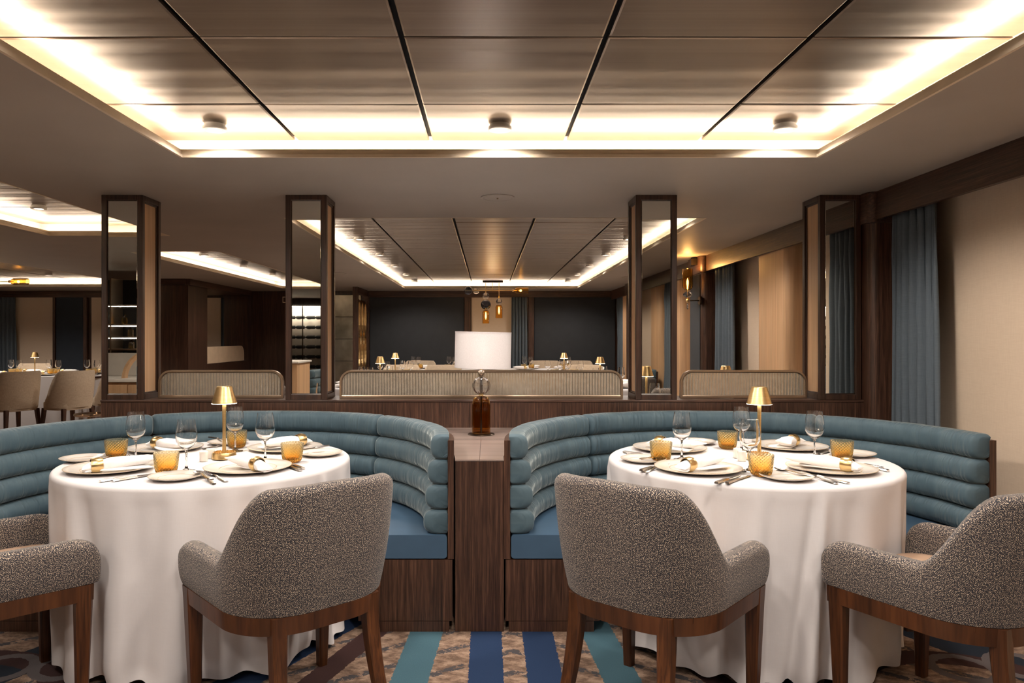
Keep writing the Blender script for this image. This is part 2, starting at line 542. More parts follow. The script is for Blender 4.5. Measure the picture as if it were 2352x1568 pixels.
for ci, (x0, x1, y0, y1) in enumerate(COF):
    # cream stepped lip, upstand hiding the light strip
    tr = struct(rect_loft(x0, x1, y0, y1, [(0, ZC - .002), (-.012, ZC - .002), (-.012, ZC + .012), (-.004, ZC + .016), (-.004, ZC + .03), (.004, ZC + .034), (.004, ZC + .040), (.014, ZC + .040), (.014, ZC + .012), (0, ZC + .012)]).mk('trim_%d' % (ci + 1), M['lip']))
    # trough wall behind, closes the cove
    rect_loft(x0, x1, y0, y1, [(.16, ZC + .01), (.16, ZP + .032), (.17, ZP + .032), (.17, ZC + .01)]).mk('cove_wall', M['lip'], tr)
    rect_loft(x0, x1, y0, y1, [(.055, ZC + .024), (.055, ZC + .037), (.085, ZC + .037), (.085, ZC + .024)]).mk('light_strip', M['strip'], tr)
    gx = [-.924 + .65 * k for k in range(4)] if ci < 2 else ([(x0 + x1) / 2] if x1 - x0 < 2 else [x0 + .65 * k for k in range(1, 6)])
    if 2 <= ci <= 4: gx = []
    ex = [x0 - EXT] + gx + [x1 + EXT]
    ph = {0: 2.323 % .6655, 1: 6.07 % .71}.get(ci, y1 % .68)
    py = {0: .6655, 1: .71}.get(ci, .68)
    ey = [y0 - EXT]
    k = math.ceil((y0 - ph + .1) / py)
    while ph + k * py < y1 - .05:
        ey.append(ph + k * py); k += 1
    ey.append(y1 + EXT)
    for i in range(len(ex) - 1):
        for j in range(len(ey) - 1):
            gg = .009
            panel(ex[i] + (gg if i else 0), ex[i + 1] - (gg if i < len(ex) - 2 else 0), ey[j] + .003, ey[j + 1] - .003, 'panel' if ci == 0 else 'panel_wavy')

# ---- walls
struct(box('wall_back', M['wenge'], XL, XR + .1, YB - .1, YB, 0, ZC))
struct(box('wall_left', M['wenge'], XL - .1, XL, YB, YF, 0, ZC))
wf = struct(box('wall_front', M['wenge'], XL, XR + .1, YF, YF + .1, 0, ZC))
wr = struct(box('wall_right', M['shade_cloth'], XR, XR + .1, YB, YF, 0, ZC))
def at(px, d): return (px - 1120) / F * d
def zz(py, d): return EYE - (py - 774) / F * d
# far wall crown, stiles and fabric panels (parts of the wall)
box('crown_rail', M['oak_x'], -2.28, XR, YF - .07, YF - .001, 2.0, ZC, wf)
box('crown_rail', M['oak_x'], XL, -5.2, YF - .07, YF - .001, 2.0, ZC, wf)
for a, b, mt in ((at(850, YF), at(1066, YF), 'dark_cloth'), (at(1227, YF), at(1412, YF), 'dark_cloth'), (at(131, YF), at(194, YF), 'navy_cloth')):
    box('fabric_panel', M[mt], a, b, YF - .025, YF - .001, .1, 2.0, wf, bevel=.003)
for a, b in ((1067, 1081), (1213, 1226), (125, 130), (195, 203), (841, 849)):
    box('stile', M['oak_z'], at(a, YF), at(b, YF), YF - .06, YF - .001, 0, 2.0, wf, bevel=.004)
for a, b in ((1083, 1212), (0, 124), (211, 330)):
    box('roller_shade', M['shade_cloth'], at(a, YF), at(b, YF), YF - .012, YF - .001, .1, 2.0, wf)
# antique mirror panels left of the lattice
for k in range(5):
    box('mirror_panel', M['antique'], -3.62, -2.3, YF - .03, YF - .001, .05 + k * .4, .05 + k * .4 + .394, wf, bevel=.003)
box('stile', M['wenge'], -3.75, -3.62, YF - .06, YF - .001, 0, ZC, wf)

# ---- lattice screen partition parallel to the side walls
ls = empty('lattice_screen', (-2.2, 12.7, 0), 0, 'tall bronze lattice screen between dark posts left of the charcoal far wall', 'screen')
for y in (-.5, .54):
    box('post', M['oak_z'], -.04, .04, y - .05, y + .05, 0, ZC, ls)
box('header', M['oak_y'], -.04, .04, -.5, .54, ZC - .1, ZC, ls)
for k in range(3):
    yc = -.27 + k * .31
    g = G()
    for zc, hh in ((.42, .3), (1.03, .3), (1.62, .3)):
        n = 28
        for s in (0,):
            rings = []
            for i in range(n + 1):
                a = 2 * pi * i / n
                e = .135
                py_, pz_ = e * (abs(cos(a)) ** .8) * (1 if cos(a) > 0 else -1), hh * sin(a)
                rings.append([(sx * .02, yc + py_ * q, zc + pz_ * (q if abs(sin(a)) > .5 else 1)) for sx, q in ((-1, 1), (1, 1), (1, .86), (-1, .86))])
            g.loft(rings, caps=False)
    g.mk('lattice_oval', M['brass'], ls, smooth=False)

# ---- dark panelled servery block on the left, with an opening
sb = struct(box('wall_servery', M['wenge'], -5.2, -4.3, 10.5, 11.22, 0, ZC - .09))
box('pier', M['wenge'], -4.72, -4.3, 13.1, YF, 0, 2.03, sb)
box('crown_rail', M['oak_y'], -4.33, -4.27, 10.5, YF - .07, 2.03, ZC, sb)
box('crown_rail', M['oak_x'], -5.2, -4.33, 10.47, 10.53, 2.03, ZC, sb)
box('lower_panel', M['wenge'], -4.34, -4.3, 11.22, 13.1, 0, .87, sb)
box('end_panel', M['wenge'], -5.2, -4.72, YF - .06, YF - .001, 0, ZC, sb)
box('opening_soffit', M['wenge'], -5.2, -4.33, 11.22, YF, 2.03, ZC, sb)
box('roller_shade', M['shade_cloth'], -5.2, -4.82, YF - .08, YF - .062, .87, 1.99, sb)
# rounded beige back panel of the seat behind the opening
g = G(); o = [(11.0, .87)]; 
o += [(12.95, .87)] + [(12.95 - .16 + .16 * cos(a), 1.13 - .16 + .16 * sin(a)) for a in [i * pi / 16 for i in range(9)]] + [(11.0, 1.13)]
g.v = [(-4.36, y, z) for y, z in o] + [(-4.31, y, z) for y, z in o]; n = len(o)
g.f = [tuple(range(n)), tuple(reversed(range(n, 2 * n)))] + [(k, n + k, n + (k + 1) % n, (k + 1) % n) for k in range(n)]
tag(g.mk('bench_back', M['beige_panel']), 'beige bench back with a rounded corner in the opening of the dark wall', 'bench')
sgn = tag(G().loft([[(-3.665 + a * .045 * s, YF - .065, 1.957 + b * .055 * s) for a, b in ((-1, -1), (1, -1), (1, 1), (-1, 1))] for s in (1, .74)], caps=False).mk('wall_bracket', M['lip']), 'small pale rectangular frame high on the dark far wall', 'sign')

# ---- curtains
def curtain(p0, p1, z0, z1, folds, amp, seed, label, gather=.25, parent=None):
    rnd = random.Random(seed)
    p0 = Vector((p0[0], p0[1], 0)); p1 = Vector((p1[0], p1[1], 0))
    t = (p1 - p0); L = t.length; t.normalize(); nrm = Vector((-t.y, t.x, 0))
    nu, nv = folds * 14, 24
    ph = [rnd.uniform(-.5, .5) for _ in range(folds + 2)]; am = [rnd.uniform(.6, 1.25) for _ in range(folds + 2)]
    V = []; Fc = []
    for j in range(nv + 1):
        v = j / nv; z = z1 + (z0 - z1) * v
        for i in range(nu + 1):
            u = i / nu
            k = u * folds; fi = int(min(k, folds - 1)); fr = k - fi
            a = (am[fi] * (1 - fr) + am[fi + 1] * fr)
            flare = gather + (1 - gather) * min(1, v * 1.6) ** .7
            off = amp * a * (2 * abs(sin(pi * (k + .12 * sin(v * 3 + ph[fi])))) ** .75 - 1.1) * (.6 + .4 * flare)
            off += amp * .25 * sin(4 * pi * k + v * 4 + ph[fi + 1]) * (1 - v * .5)
            s = L * (.5 + (u - .5) * (.86 + .14 * v)) + amp * .35 * sin(2 * pi * k + 1.2 + v)
            V.append(p0 + t * s + nrm * off + Vector((0, 0, z)))
    for j in range(nv):
        for i in range(nu):
            a = j * (nu + 1) + i
            Fc.append((a, a + 1, a + nu + 2, a + nu + 1))
    o = mk('curtain', V, Fc, M['curtain'], parent, smooth=True)
    s = o.modifiers.new('thickness', 'SOLIDIFY'); s.thickness = .004
    return tag(o, label, 'curtain')
curtain((2.303, 4.19), (2.303, 3.715), .012, 2.0, 6, .030, 1, 'tall blue-grey curtain right of the right-hand booth, by the beige shade')
curtain((2.303, 7.44), (2.303, 6.80), .012, 2.0, 6, .030, 2, 'blue-grey curtain right of the amber wall light')
curtain((2.325, 8.28), (2.325, 7.98), .012, 2.0, 3, .03, 3, 'narrow blue-grey curtain left of the grey post with the wall light')
curtain((2.325, 13.1), (2.325, 12.4), .012, 2.0, 5, .03, 4, 'dark blue-grey curtain in the far right corner of the room')
curtain((at(1171, 13.2), 13.19), (at(1211, 13.2), 13.19), .012, 2.0, 5, .03, 5, 'grey curtain on the far wall behind the white drum lamp')
curtain((at(-12, 13.2), 13.19), (at(40, 13.2), 13.19), .012, 2.0, 5, .03, 6, 'dark blue-grey curtain on the far wall at the left edge')
curtain((-4.80, 13.17), (-4.735, 13.17), .88, 1.99, 1, .02, 7, 'slim blue curtain seen through the opening of the dark wall')
curtain((2.325, 4.62), (2.325, 5.0), .012, 2.0, 4, .03, 8, 'blue-grey curtain seen behind the fourth mirrored column')
# reflected ones behind the viewer
curtain((2.325, 1.0), (2.325, .45), .012, 2.0, 5, .034, 9, 'blue-grey curtain near the viewer seen in the column mirrors', gather=.3)
curtain((2.325, -.3), (2.325, -.9), .012, 2.0, 5, .034, 10, 'blue-grey curtain beyond the pale pier, seen in the column mirrors')

# ---- right wall fascia, posts and pale piers
fa = struct(box('trim_20', M['oak_y'], 2.235, 2.262, YB, YF - .07, 1.957, ZC))
def rpost(y0, y1, x0, mat, nm, n):
    r = .05
    ol = [(XR, y0)] + [(x0 + r - r * sin(a), y0 + r - r * cos(a)) for a in [i * pi / 12 for i in range(7)]] + \
         [(x0 + r - r * cos(a), y1 - r + r * sin(a)) for a in [i * pi / 12 for i in range(7)]] + [(XR, y1)]
    o = struct(G().prism(ol, 0, 1.94).mk(nm, M[mat], smooth=True, sharp=40))
    q = .018
    ol2 = [(XR, y0 - q)] + [(x0 - q + r - r * sin(a), y0 - q + r - r * cos(a)) for a in [i * pi / 12 for i in range(7)]] + \
         [(x0 - q + r - r * cos(a), y1 + q - r + r * sin(a)) for a in [i * pi / 12 for i in range(7)]] + [(XR, y1 + q)]
    G().prism(ol2, 1.94, ZC).mk('crown_block', M['oak_y'], o, smooth=True, sharp=40)
    return o
rpost(4.22, 4.60, 2.21, 'oak_z', 'trim_21', 0)
p2 = rpost(7.5, 7.98, 2.2, 'oak_z', 'trim_22', 0)
box('leather_face', M['dark_cloth'], 2.192, 2.2, 7.56, 7.92, .05, 1.93, p2, bevel=.003)
rpost(11.2, 11.65, 2.2, 'oak_z', 'trim_23', 0)
rpost(.0, .4, 2.21, 'oak_z', 'trim_24', 0)
def pier(y0, y1, nm, x0=2.27):
    r = .07
    ol = [(XR, y0)] + [(x0 + r - r * sin(a), y0 + r - r * cos(a)) for a in [i * pi / 16 for i in range(9)]] + \
         [(x0 + r - r * cos(a), y1 - r + r * sin(a)) for a in [i * pi / 16 for i in range(9)]] + [(XR, y1)]
    return struct(G().prism(ol, 0, 1.99).mk(nm, M['pale_z'], smooth=True, sharp=40))
pier(5.55, 6.18, 'trim_31'); pier(8.62, 9.2, 'trim_32'); pier(12.0, 12.35, 'trim_33'); pier(2.2, 2.75, 'trim_34', 2.33); pier(-1.6, -1.05, 'trim_35')
# small wedge sensor on the post crown
tag(G().prism([(2.12, 7.62), (2.19, 7.6), (2.19, 7.8), (2.15, 7.78)], 2.03, 2.1).mk('wall_sensor', M['dark_metal'], bevel=.003), 'small dark wedge-shaped box at the top of the grey post by the amber wall light', 'sensor')

# ================================================================ LOW WALL AND COLUMNS
lw = struct(box('wall_low', M['oak_z'], -2.273, 2.21, 4.30, 4.62, 0, .898))
box('ledge_cap', M['oak_x'], -2.276, 2.21, 4.296, 4.625, .898, .911, lw, bevel=.002)
for x in (-1.6, -.9, .35, .8, 1.7):
    pass
CW = .243
def column(x0, label):
    r = empty('mirror_column', (x0 + CW / 2, 4.302 + CW / 2, .911), 0, label, 'column', 'mirrored wood columns on the low wall')
    h = ZC - .911; a = CW / 2; s = .032
    for sx in (-1, 1):
        for sy in (-1, 1):
            box('stile', M['frame_z'], sx * a, sx * (a - s), sy * a, sy * (a - s), 0, h, r, bevel=.003)
    for sy in (-1, 1):
        for z0, z1 in ((0, .032), (h - .03, h)):
            box('rail', M['frame_z'], -a + s, a - s, sy * a, sy * (a - .03), z0, z1, r, bevel=.002)
    for sx in (-1, 1):
        for z0, z1 in ((0, .032), (h - .03, h)):
            box('rail', M['frame_z'], sx * a, sx * (a - .03), -a + s, a - s, z0, z1, r, bevel=.002)
        # stepped inner moulding
        g = G(); e = a - s
        xx = sx * (a - .008); x2 = sx * (a - .02)
        g.box(min(xx, x2), max(xx, x2), -e, -e + .012, .032, h - .03); g.box(min(xx, x2), max(xx, x2), e - .012, e, .032, h - .03)
        g.box(min(xx, x2), max(xx, x2), -e + .012, e - .012, .032, .042); g.box(min(xx, x2), max(xx, x2), -e + .012, e - .012, h - .042, h - .03)
        g.mk('moulding', M['frame_z'], r, bevel=.002)
        box('pale_panel', M['pale_z'], sx * (a - .014), sx * (a - .024), -e + .012, e - .012, .042, h - .042, r)
    for sy in (-1, 1):
        # mirror with bevelled border
        e = a - s; y0 = sy * (a - .008); y1 = sy * (a - .0065); b = .006
        g = G()
        if True:
            z0, z1 = .032, h - .03
            yo = sy * (a - .011)
            g.v = [(-e, yo, z0), (e, yo, z0), (e, yo, z1), (-e, yo, z1), (-e + b, y0, z0 + b), (e - b, y0, z0 + b), (e - b, y0, z1 - b), (-e + b, y0, z1 - b)]
            g.f = [(4, 5, 6, 7)] + [(k, (k + 1) % 4, 4 + (k + 1) % 4, 4 + k) for k in range(4)]
            yb = sy * (a - .02)
            g.v += [(-e, yb, z0), (e, yb, z0), (e, yb, z1), (-e, yb, z1)]
            g.f += [(11, 10, 9, 8)] + [(8 + k, 8 + (k + 1) % 4, (k + 1) % 4, k) for k in range(4)]
            if sy > 0: g.f = [tuple(reversed(f)) for f in g.f]
        g.mk('mirror', M['mirror'], r)
    return r
column(-2.273, 'leftmost mirrored column at the end of the low wall, reflecting a bar')
column(-1.19, 'second mirrored column from the left, reflecting a wine cabinet')
column(.872, 'third mirrored column from the left, with the brass lamp reflected low down')
column(1.955, 'rightmost mirrored column reflecting a blue curtain, by the wooden post')

# ---- ribbed glass screens with bronze frames and rounded top corners
def screen(x0, x1, label):
    xc = (x0 + x1) / 2; a = (x1 - x0) / 2; h = .17; r = .075
    e = empty('ribbed_screen', (xc, 4.43, .911), 0, label, 'screen', 'ribbed glass screens on the low wall')
    def outl(i):  # inset outline in x,z
        rr = r - i * .8
        pts = [(-a + i, i + .002)] 
        pts += [(-a + r - rr * 1.0 * cos(t) - 0, h - r + rr * sin(t)) for t in [k * pi / 20 for k in range(11)]] if False else [(-a + i + (r - i) * (1 - cos(t)), h - i - (r - i) * (1 - sin(t))) for t in [k * pi / 20 for k in range(11)]]
        pts += [(-x, z) for x, z in reversed(pts)]
        return pts
    o0, o1, o2 = outl(0), outl(.011), outl(.016)
    n = len(o0)
    rings = []
    for k in range(n):
        (ax, az), (bx, bz), (cx, cz) = o0[k], o1[k], o2[k]
        rings.append([(ax, -.014, az), (bx, -.014, bz), (bx, -.009, bz), (cx, -.007, cz), (cx, .007, cz), (bx, .009, bz), (bx, .014, bz), (ax, .014, az)])
    rings.append(rings[0])
    G().loft(rings, caps=False).mk('frame', M['bronze'], e)
    # corrugated pane
    nr = int(round((2 * a - .03) / .0171)); st = 8
    g = G(); pts = []
    W = a - .015
    def ztop(x):
        i = .014; xl = a - i - abs(x); rr = r - i
        return (h - i) if xl > rr else (h - i - rr + sqrt(max(0, rr * rr - (rr - xl) ** 2)))
    N = nr * st
    for k in range(N + 1):
        x = -W + 2 * W * k / N
        ph = (k % st) / st
        y = -.0012 - .0058 * abs(sin(pi * ph))
        zt = ztop(x)
        g.v += [(x, y, .014), (x, y, zt), (x, .003, .014), (x, .003, zt)]
    for k in range(N):
        q = 4 * k
        g.f += [(q, q + 4, q + 5, q + 1), (q + 3, q + 7, q + 6, q + 2), (q + 1, q + 5, q + 7, q + 3), (q, q + 2, q + 6, q + 4)]
    g.f += [(0, 1, 3, 2), (4 * N + 1, 4 * N, 4 * N + 2, 4 * N + 3)]
    g.mk('ribbed_glass', M['ribbed'], e, smooth=True, sharp=50)
    return e
screen(-1.99, -1.235, 'ribbed glass screen left, between the first two columns')
screen(-.895, .818, 'long ribbed glass screen in the middle, behind the white drum lamp')
screen(1.165, 1.93, 'ribbed glass screen right, between the last two columns')

# ================================================================ CEILING LIGHTS
def ceiling_light(x, y, label, watts=SPOT, first=[None]):
    if first[0] is None:
        r = empty('ceiling_light', (x, y, ZP), 0, label, 'light', 'round spotlights on the coffer panels')
        G().lathe([(.046, 0), (.046, -.012), (.052, -.011), (.053, -.022), (.049, -.026), (.032, -.026), (.030, -.022), (.030, 0)], 32, close=True).mk('housing', M['white_plastic'], r, smooth=True, sharp=35)
        G().lathe([(.0299, -.020), (.0299, -.016)], 24).mk('lens', M['lens'], r)
        first[0] = r
    else:
        r = copy_tree(first[0], loc=(x, y, ZP), label=label)
    if watts:
        ld = bpy.data.lights.new('spot_beam', 'SPOT'); ld.energy = watts; ld.color = (1, .9, .81); ld.spot_size = R_(152); ld.spot_blend = .5; ld.shadow_soft_size = .09
        lo = bpy.data.objects.new('spot_beam', ld); COL.objects.link(lo); lo.parent = r; lo.location = (0, 0, -.04)
    return r
ceiling_light(-1.22, 3.27, 'left round ceiling spotlight in the near coffer')
ceiling_light(.055, 3.27, 'middle round ceiling spotlight in the near coffer')
ceiling_light(1.33, 3.27, 'right round ceiling spotlight in the near coffer')
for i, y in enumerate((1.94, .61, -.72, -2.05, -3.38)):
    nm = ('first', 'second', 'third', 'fourth', 'fifth')[i]
    ceiling_light(-1.24, y, 'left spotlight in the %s row nearer than the three visible ones' % nm, SPOT if i < 3 else SPOT * .6)
    if i < 2: ceiling_light(.055, y, 'middle spotlight in the %s row nearer than the three visible ones' % nm, SPOT)
    ceiling_light(1.33, y, 'right spotlight in the %s row nearer than the three visible ones' % nm, SPOT if i < 3 else SPOT * .6)
for i, y in enumerate((5.55, 6.95, 8.28, 9.6, 10.95, 12.2)):
    nm = ('first', 'second', 'third', 'fourth', 'fifth', 'sixth')[i]
    ceiling_light(-1.22, y, '%s spotlight down the left side of the far coffer' % nm, SPOT * .8)
    ceiling_light(1.34, y, '%s spotlight down the right side of the far coffer' % nm, SPOT * .8)
ceiling_light(-3.24, 5.28, 'spotlight in the left side coffer near the first column')
ceiling_light(-3.24, 3.3, 'spotlight in the left side coffer seen in the first column mirror')
for i, y in enumerate((8.3, 9.66, 10.96)):
    ceiling_light(-3.22, y, '%s spotlight in the long side coffer left of the second column' % ('near', 'middle', 'far')[i], SPOT * .8)
for i, y in enumerate((.2, -1.1, -2.4)):
    ceiling_light(-3.22, y, '%s spotlight of the side coffer behind the viewer' % ('near', 'middle', 'far')[i], SPOT * .8)
for i, (x, y) in enumerate(((-8.2, 9.3), (-6.6, 9.3), (-8.2, 11), (-6.6, 11))):
    ceiling_light(x, y, '%s spotlight above the long table at far left' % ('near left', 'near right', 'far left', 'far right')[i], SPOT)
def speaker(x, y, label):
    r = empty('ceiling_speaker', (x, y, ZC), 0, label, 'speaker', 'flat round ceiling speakers')
    G().lathe([(.102, 0), (.102, -.004), (.088, -.007), (.084, -.004), (.084, 0)], 40, close=True).mk('rim', M['soffit'], r, smooth=True, sharp=40)
    G().lathe([(.001, -.005), (.084, -.005), (.084, -.001), (.001, -.001)], 40).mk('grille', M['soffit'], r)
    G().sphere(.006, (0, 0, -.006), 10, 6).mk('centre_screw', M['chrome'], r)
speaker(.06, 4.38, 'round ceiling speaker in the soffit above the drum lamp')
speaker(-1.95, 9.6, 'round ceiling speaker left of the far coffer')
speaker(1.98, 7.9, 'round disc standing in for an amber downlight trim above the wall light')  # speaker model stands in for an amber-lit downlight trim
speaker(1.98, 10.2, 'round ceiling speaker right of the far coffer')
# ================================================================ CURVED BOOTHS
RB = 1.07
BY = 3.18
def arcring(r0, r1, z0, z1, a0=0, a1=pi, n=64, rnd=0.0):
    """solid ring segment with optional rounded edges, section in (r,z)"""
    if rnd:
        sec = []
        for (cr, cz, s) in ((r1 - rnd, z0 + rnd, -pi / 2), (r1 - rnd, z1 - rnd, 0), (r0 + rnd, z1 - rnd, pi / 2), (r0 + rnd, z0 + rnd, pi)):
            sec += [(cr + rnd * cos(s + i * pi / 8), cz + rnd * sin(s + i * pi / 8)) for i in range(5)]
    else: sec = [(r0, z0), (r1, z0), (r1, z1), (r0, z1)]
    g = G()
    return g.loft([[(r * cos(a), r * sin(a), z) for r, z in reversed(sec)] for a in [a0 + (a1 - a0) * i / n for i in range(n + 1)]])

ROLLS = [(.801, .056, .078), (.691, .056, .092), (.582, .0555, .100), (.473, .055, .108)]
def roll(a0, a1, zc, hh, dep, seed, parent, top):
    L = (a1 - a0) * 1.0; n = int(L / .016); m = 22
    V = []; UV = []; rings = []
    rnd = random.Random(seed)
    cre = [(rnd.uniform(0, 1), rnd.uniform(.004, .013), rnd.uniform(.5, 1)) for _ in range(int(L * 8))]
    r_out = RB - .026
    stations = [0, .0015, .006, .014, .024] ; tail = [L - s for s in reversed(stations)]
    k = int((L - .06) / .012)
    st = stations + [.03 + (L - .06) * i / k for i in range(k + 1)] + tail
    for s in st:
        e = min(s, L - s)
        q = 1 - .9 * (1 - min(1, e / .026)) ** 2.4 * .42       # rounded segment ends
        a = a0 + (a1 - a0) * s / L
        # creases gathered towards seams
        cr = 0
        for (c, wd, d) in cre:
            t = (s / L - c) * L / wd
            if abs(t) < 3: cr += d * math.exp(-t * t)
        nz = noise.noise(Vector((s * 9, seed * 3.1, 0))) * .003 + noise.noise(Vector((s * 40, seed * 1.7, 4))) * .0012
        ring = []
        for i in range(m):
            t = 2 * pi * i / m
            ct, stt = cos(t), sin(t)
            ex = .62
            x = abs(ct) ** ex * (1 if ct > 0 else -1); z = abs(stt) ** (.75 if x < 0 else .3) * (1 if stt > 0 else -1)
            inner = x < 0
            w_ = -dep * (1 - (1 - (-x)) * 1) if inner else 0
            # D-shaped: flat outside, bulging inside
            rr = r_out + (-dep * (.35 + .65 * abs(ct) ** .8) if inner and ct < 0 else -dep * .35 * (1 - abs(ct) ** .3)) * q
            if top and z > 0 and not inner: rr += .010 * abs(stt)
            rr += (nz + cr * .0028 * abs(sin(t * 1.0 + 1.2))) * (1 if inner else 0)
            zz_ = zc + hh * z * (q * .5 + .5) + nz * .4
            ring.append((rr * cos(a), rr * sin(a), zz_))
            UV.append((s, i / m * .36))
        rings.append(ring)
    g = G().loft(rings)
    return mk('back_roll', g.v, g.f, M['velvet'], parent, smooth=True, uv=UV, sharp=60)

def make_booth(loc, rz, label, seed):
    e = empty('curved_booth', loc, rz, label, 'booth', 'semicircular banquette booths')
    arcring(RB - .026, RB, .316, .831, n=72).mk('shell', M['oak_z'], e, smooth=True, sharp=40)
    arcring(.68, RB - .02, .0, .045, n=64).mk('plinth', M['oak_z'], e, smooth=True, sharp=40)
    arcring(.655, RB - .006, .047, .312, n=64).mk('base_panel', M['oak_z'], e, smooth=True, sharp=40)
    arcring(.645, RB - .03, .318, .420, n=64, rnd=.014).mk('seat_cushion', M['seat_leather'], e, smooth=True, sharp=60)
    G().tube([(r_, 0, 0) for r_ in (0, 0)], .001) if False else None
    arcring(.640, .646, .408, .414, n=64, rnd=.0028).mk('piping', M['seat_leather'], e, smooth=True)
    cuts = [R_(.25), R_(51), R_(127), R_(179.75)]
    for si in range(3):
        for ri, (zc, hh, dep) in enumerate(ROLLS):
            roll(cuts[si] + .0015, cuts[si + 1] - .0015, zc, hh, dep, seed + si * 7 + ri, e, ri == 0)
    return e
boothL = make_booth((-1.217, BY, 0), 0, 'left curved booth with blue-green channel-tufted velvet back', 10)
boothR = make_booth((1.142, BY, 0), 0, 'right curved booth with blue-green channel-tufted velvet back, by the right wall', 60)
copy_tree(boothL, loc=(-1.25, -.75, 0), rz=pi, label='curved velvet booth behind the viewer, its rolls reflected in the second column')
copy_tree(boothR, loc=(1.15, -.9, 0), rz=pi, label='curved velvet booth behind the viewer, reflected in the third column')

# ---- console between the booths (top fills in behind the curved backs)
con = empty('console', (-.035, 3.18, 0), 0, 'wooden console between the two booths carrying the drum lamp', 'console')
x0, x1 = -.107 + .001, .107 - .001
box('front_panel', M['oak_z'], x0, x1, 0, .02, 0, .742, con, bevel=.002)
def arcpts(cx, sgn, n=14, amax=.98):
    out = []
    for i in range(n + 1):
        a = amax * i / n
        out.append((cx + sgn * 1.074 * cos(a), 1.074 * sin(a)))
    return out
cl, cr_ = -1.217 + .035, 1.142 + .035
for nm, mt, za, zb, inset in (('carcass', 'oak_z', 0.002, .741, .02), ('countertop', 'top_wood', .742, .748, -.003)):
    L = [(x, max(y, inset)) for x, y in arcpts(cl, 1)]; Rr = [(x, max(y, inset)) for x, y in arcpts(cr_, -1)]
    yb = 1.118
    Lp = [p for p in L if p[1] < yb - .02] ; Rp = [p for p in Rr if p[1] < yb - .02]
    if nm == 'carcass':
        G().prism([(x0, inset)] + Lp[1:] + [(Lp[-1][0], yb), (Rp[-1][0], yb)] + list(reversed(Rp[1:])) + [(x1, inset)], za, zb).mk(nm, M[mt], con)
    else:
        G().prism([(x0, inset)] + [(-.0008, inset), (-.0008, yb), (Lp[-1][0], yb)] + list(reversed(Lp[1:])), za, zb).mk(nm, M[mt], con)
        G().prism([(.0008, inset), (x1, inset)] + Rp[1:] + [(Rp[-1][0], yb), (.0008, yb)], za, zb).mk(nm, M[mt], con)

# ---- drum lamp on the console
dl = empty('drum_lamp', (-.035, 4.0, .748), 0, 'table lamp with amber glass bottle base, clear ball and white drum shade on the console', 'lamp')
G().lathe([(.001, 0), (.072, 0), (.073, .003), (.070, .006), (.001, .007)], 48).mk('base_disc', M['dark_metal'], dl, smooth=True, sharp=40)
G().lathe([(.0505, .008)] + [(.0505, .15)] + [(.0505 - .022 * (1 - cos(a)) - .0 , .15 + .058 * sin(a)) for a in [i * pi / 20 for i in range(1, 11)]] + [(.006, .213), (.006, .209), (.024, .205)] + [(.0465 - .02 * (1 - cos(a)), .149 + .053 * sin(a)) for a in [i * pi / 20 for i in range(9, 0, -1)]] + [(.0465, .012), (.001, .012), (.001, .008)], 48).mk('bottle', M['bottle_amber'], dl, smooth=True, sharp=40)
G().tube([(0, 0, .013), (0, 0, .33)], .004, 10).mk('rod', M['dark_metal'], dl, smooth=True)
G().lathe([(.001, .2135), (.014, .2135), (.012, .219), (.001, .2195)], 24).mk('washer', M['brass'], dl)
g = G().lathe([(max(1e-4, .049 * sin(pi * i / 24)), .267 - .049 * cos(pi * i / 24)) for i in range(25)], 96, disp=lambda r, z, a, i: .0010 * cos(12 * a) * r / .049); n0 = len(g.f); g.sphere(.0455, (0, 0, .267), 40, 24); g.f[n0:] = [tuple(reversed(f)) for f in g.f[n0:]]
g.mk('glass_ball', M['glass'], dl, smooth=True)
G().lathe([(.001, .317), (.012, .317), (.011, .322), (.0165, .33), (.0195, .338), (.0165, .346), (.009, .353), (.001, .353)], 28).mk('finial_ball', M['chrome'], dl, smooth=True)
rs = .1535; zs0, zs1 = 1.112 - .748, 1.309 - .748
g = G()
prof = [(rs, zs0), (rs, zs1), (rs - .0015, zs1), (rs - .0015, zs0)]
g.lathe(prof, 64, close=True)
sh = g.mk('lamp_shade', M['shade'], dl, smooth=True, sharp=40); sh.rotation_euler = (R_(.4), R_(1.2), 0)
g = G()
for zq in (zs0, zs1 - .006): g.lathe([(rs + .001, zq), (rs + .001, zq + .006), (rs - .0028, zq + .006), (rs - .0028, zq)], 64, close=True)
o = g.mk('shade_trim', M['shade'], dl, smooth=True, sharp=40); o.rotation_euler = (R_(.4), R_(1.2), 0)
g = G()
for k in range(3):
    a = k * 2 * pi / 3 + .4
    g.tube([(0, 0, zs0 + .03), ((rs - .003) * cos(a), (rs - .003) * sin(a), zs0 + .02)], .0016, 6)
g.tube([(0, 0, .353 - .01), (0, 0, zs0 + .05)], .006, 8)
g.mk('shade_carrier', M['brass'], dl)
G().sphere(.022, (0, 0, zs0 + .09), 16, 10, 1.2).mk('bulb', M['white_bulb'], dl, smooth=True)
def point(parent, loc, watts, colr, r=.02):
    ld = bpy.data.lights.new('lamp_light', 'POINT'); ld.energy = watts; ld.color = colr; ld.shadow_soft_size = r
    lo = bpy.data.objects.new('lamp_light', ld); COL.objects.link(lo); lo.parent = parent; lo.location = loc
    KIDS.setdefault(parent.name, []).append(lo)
    return lo
point(dl, (0, 0, zs0 + .10), 3.3, (.92, .95, 1), .028)

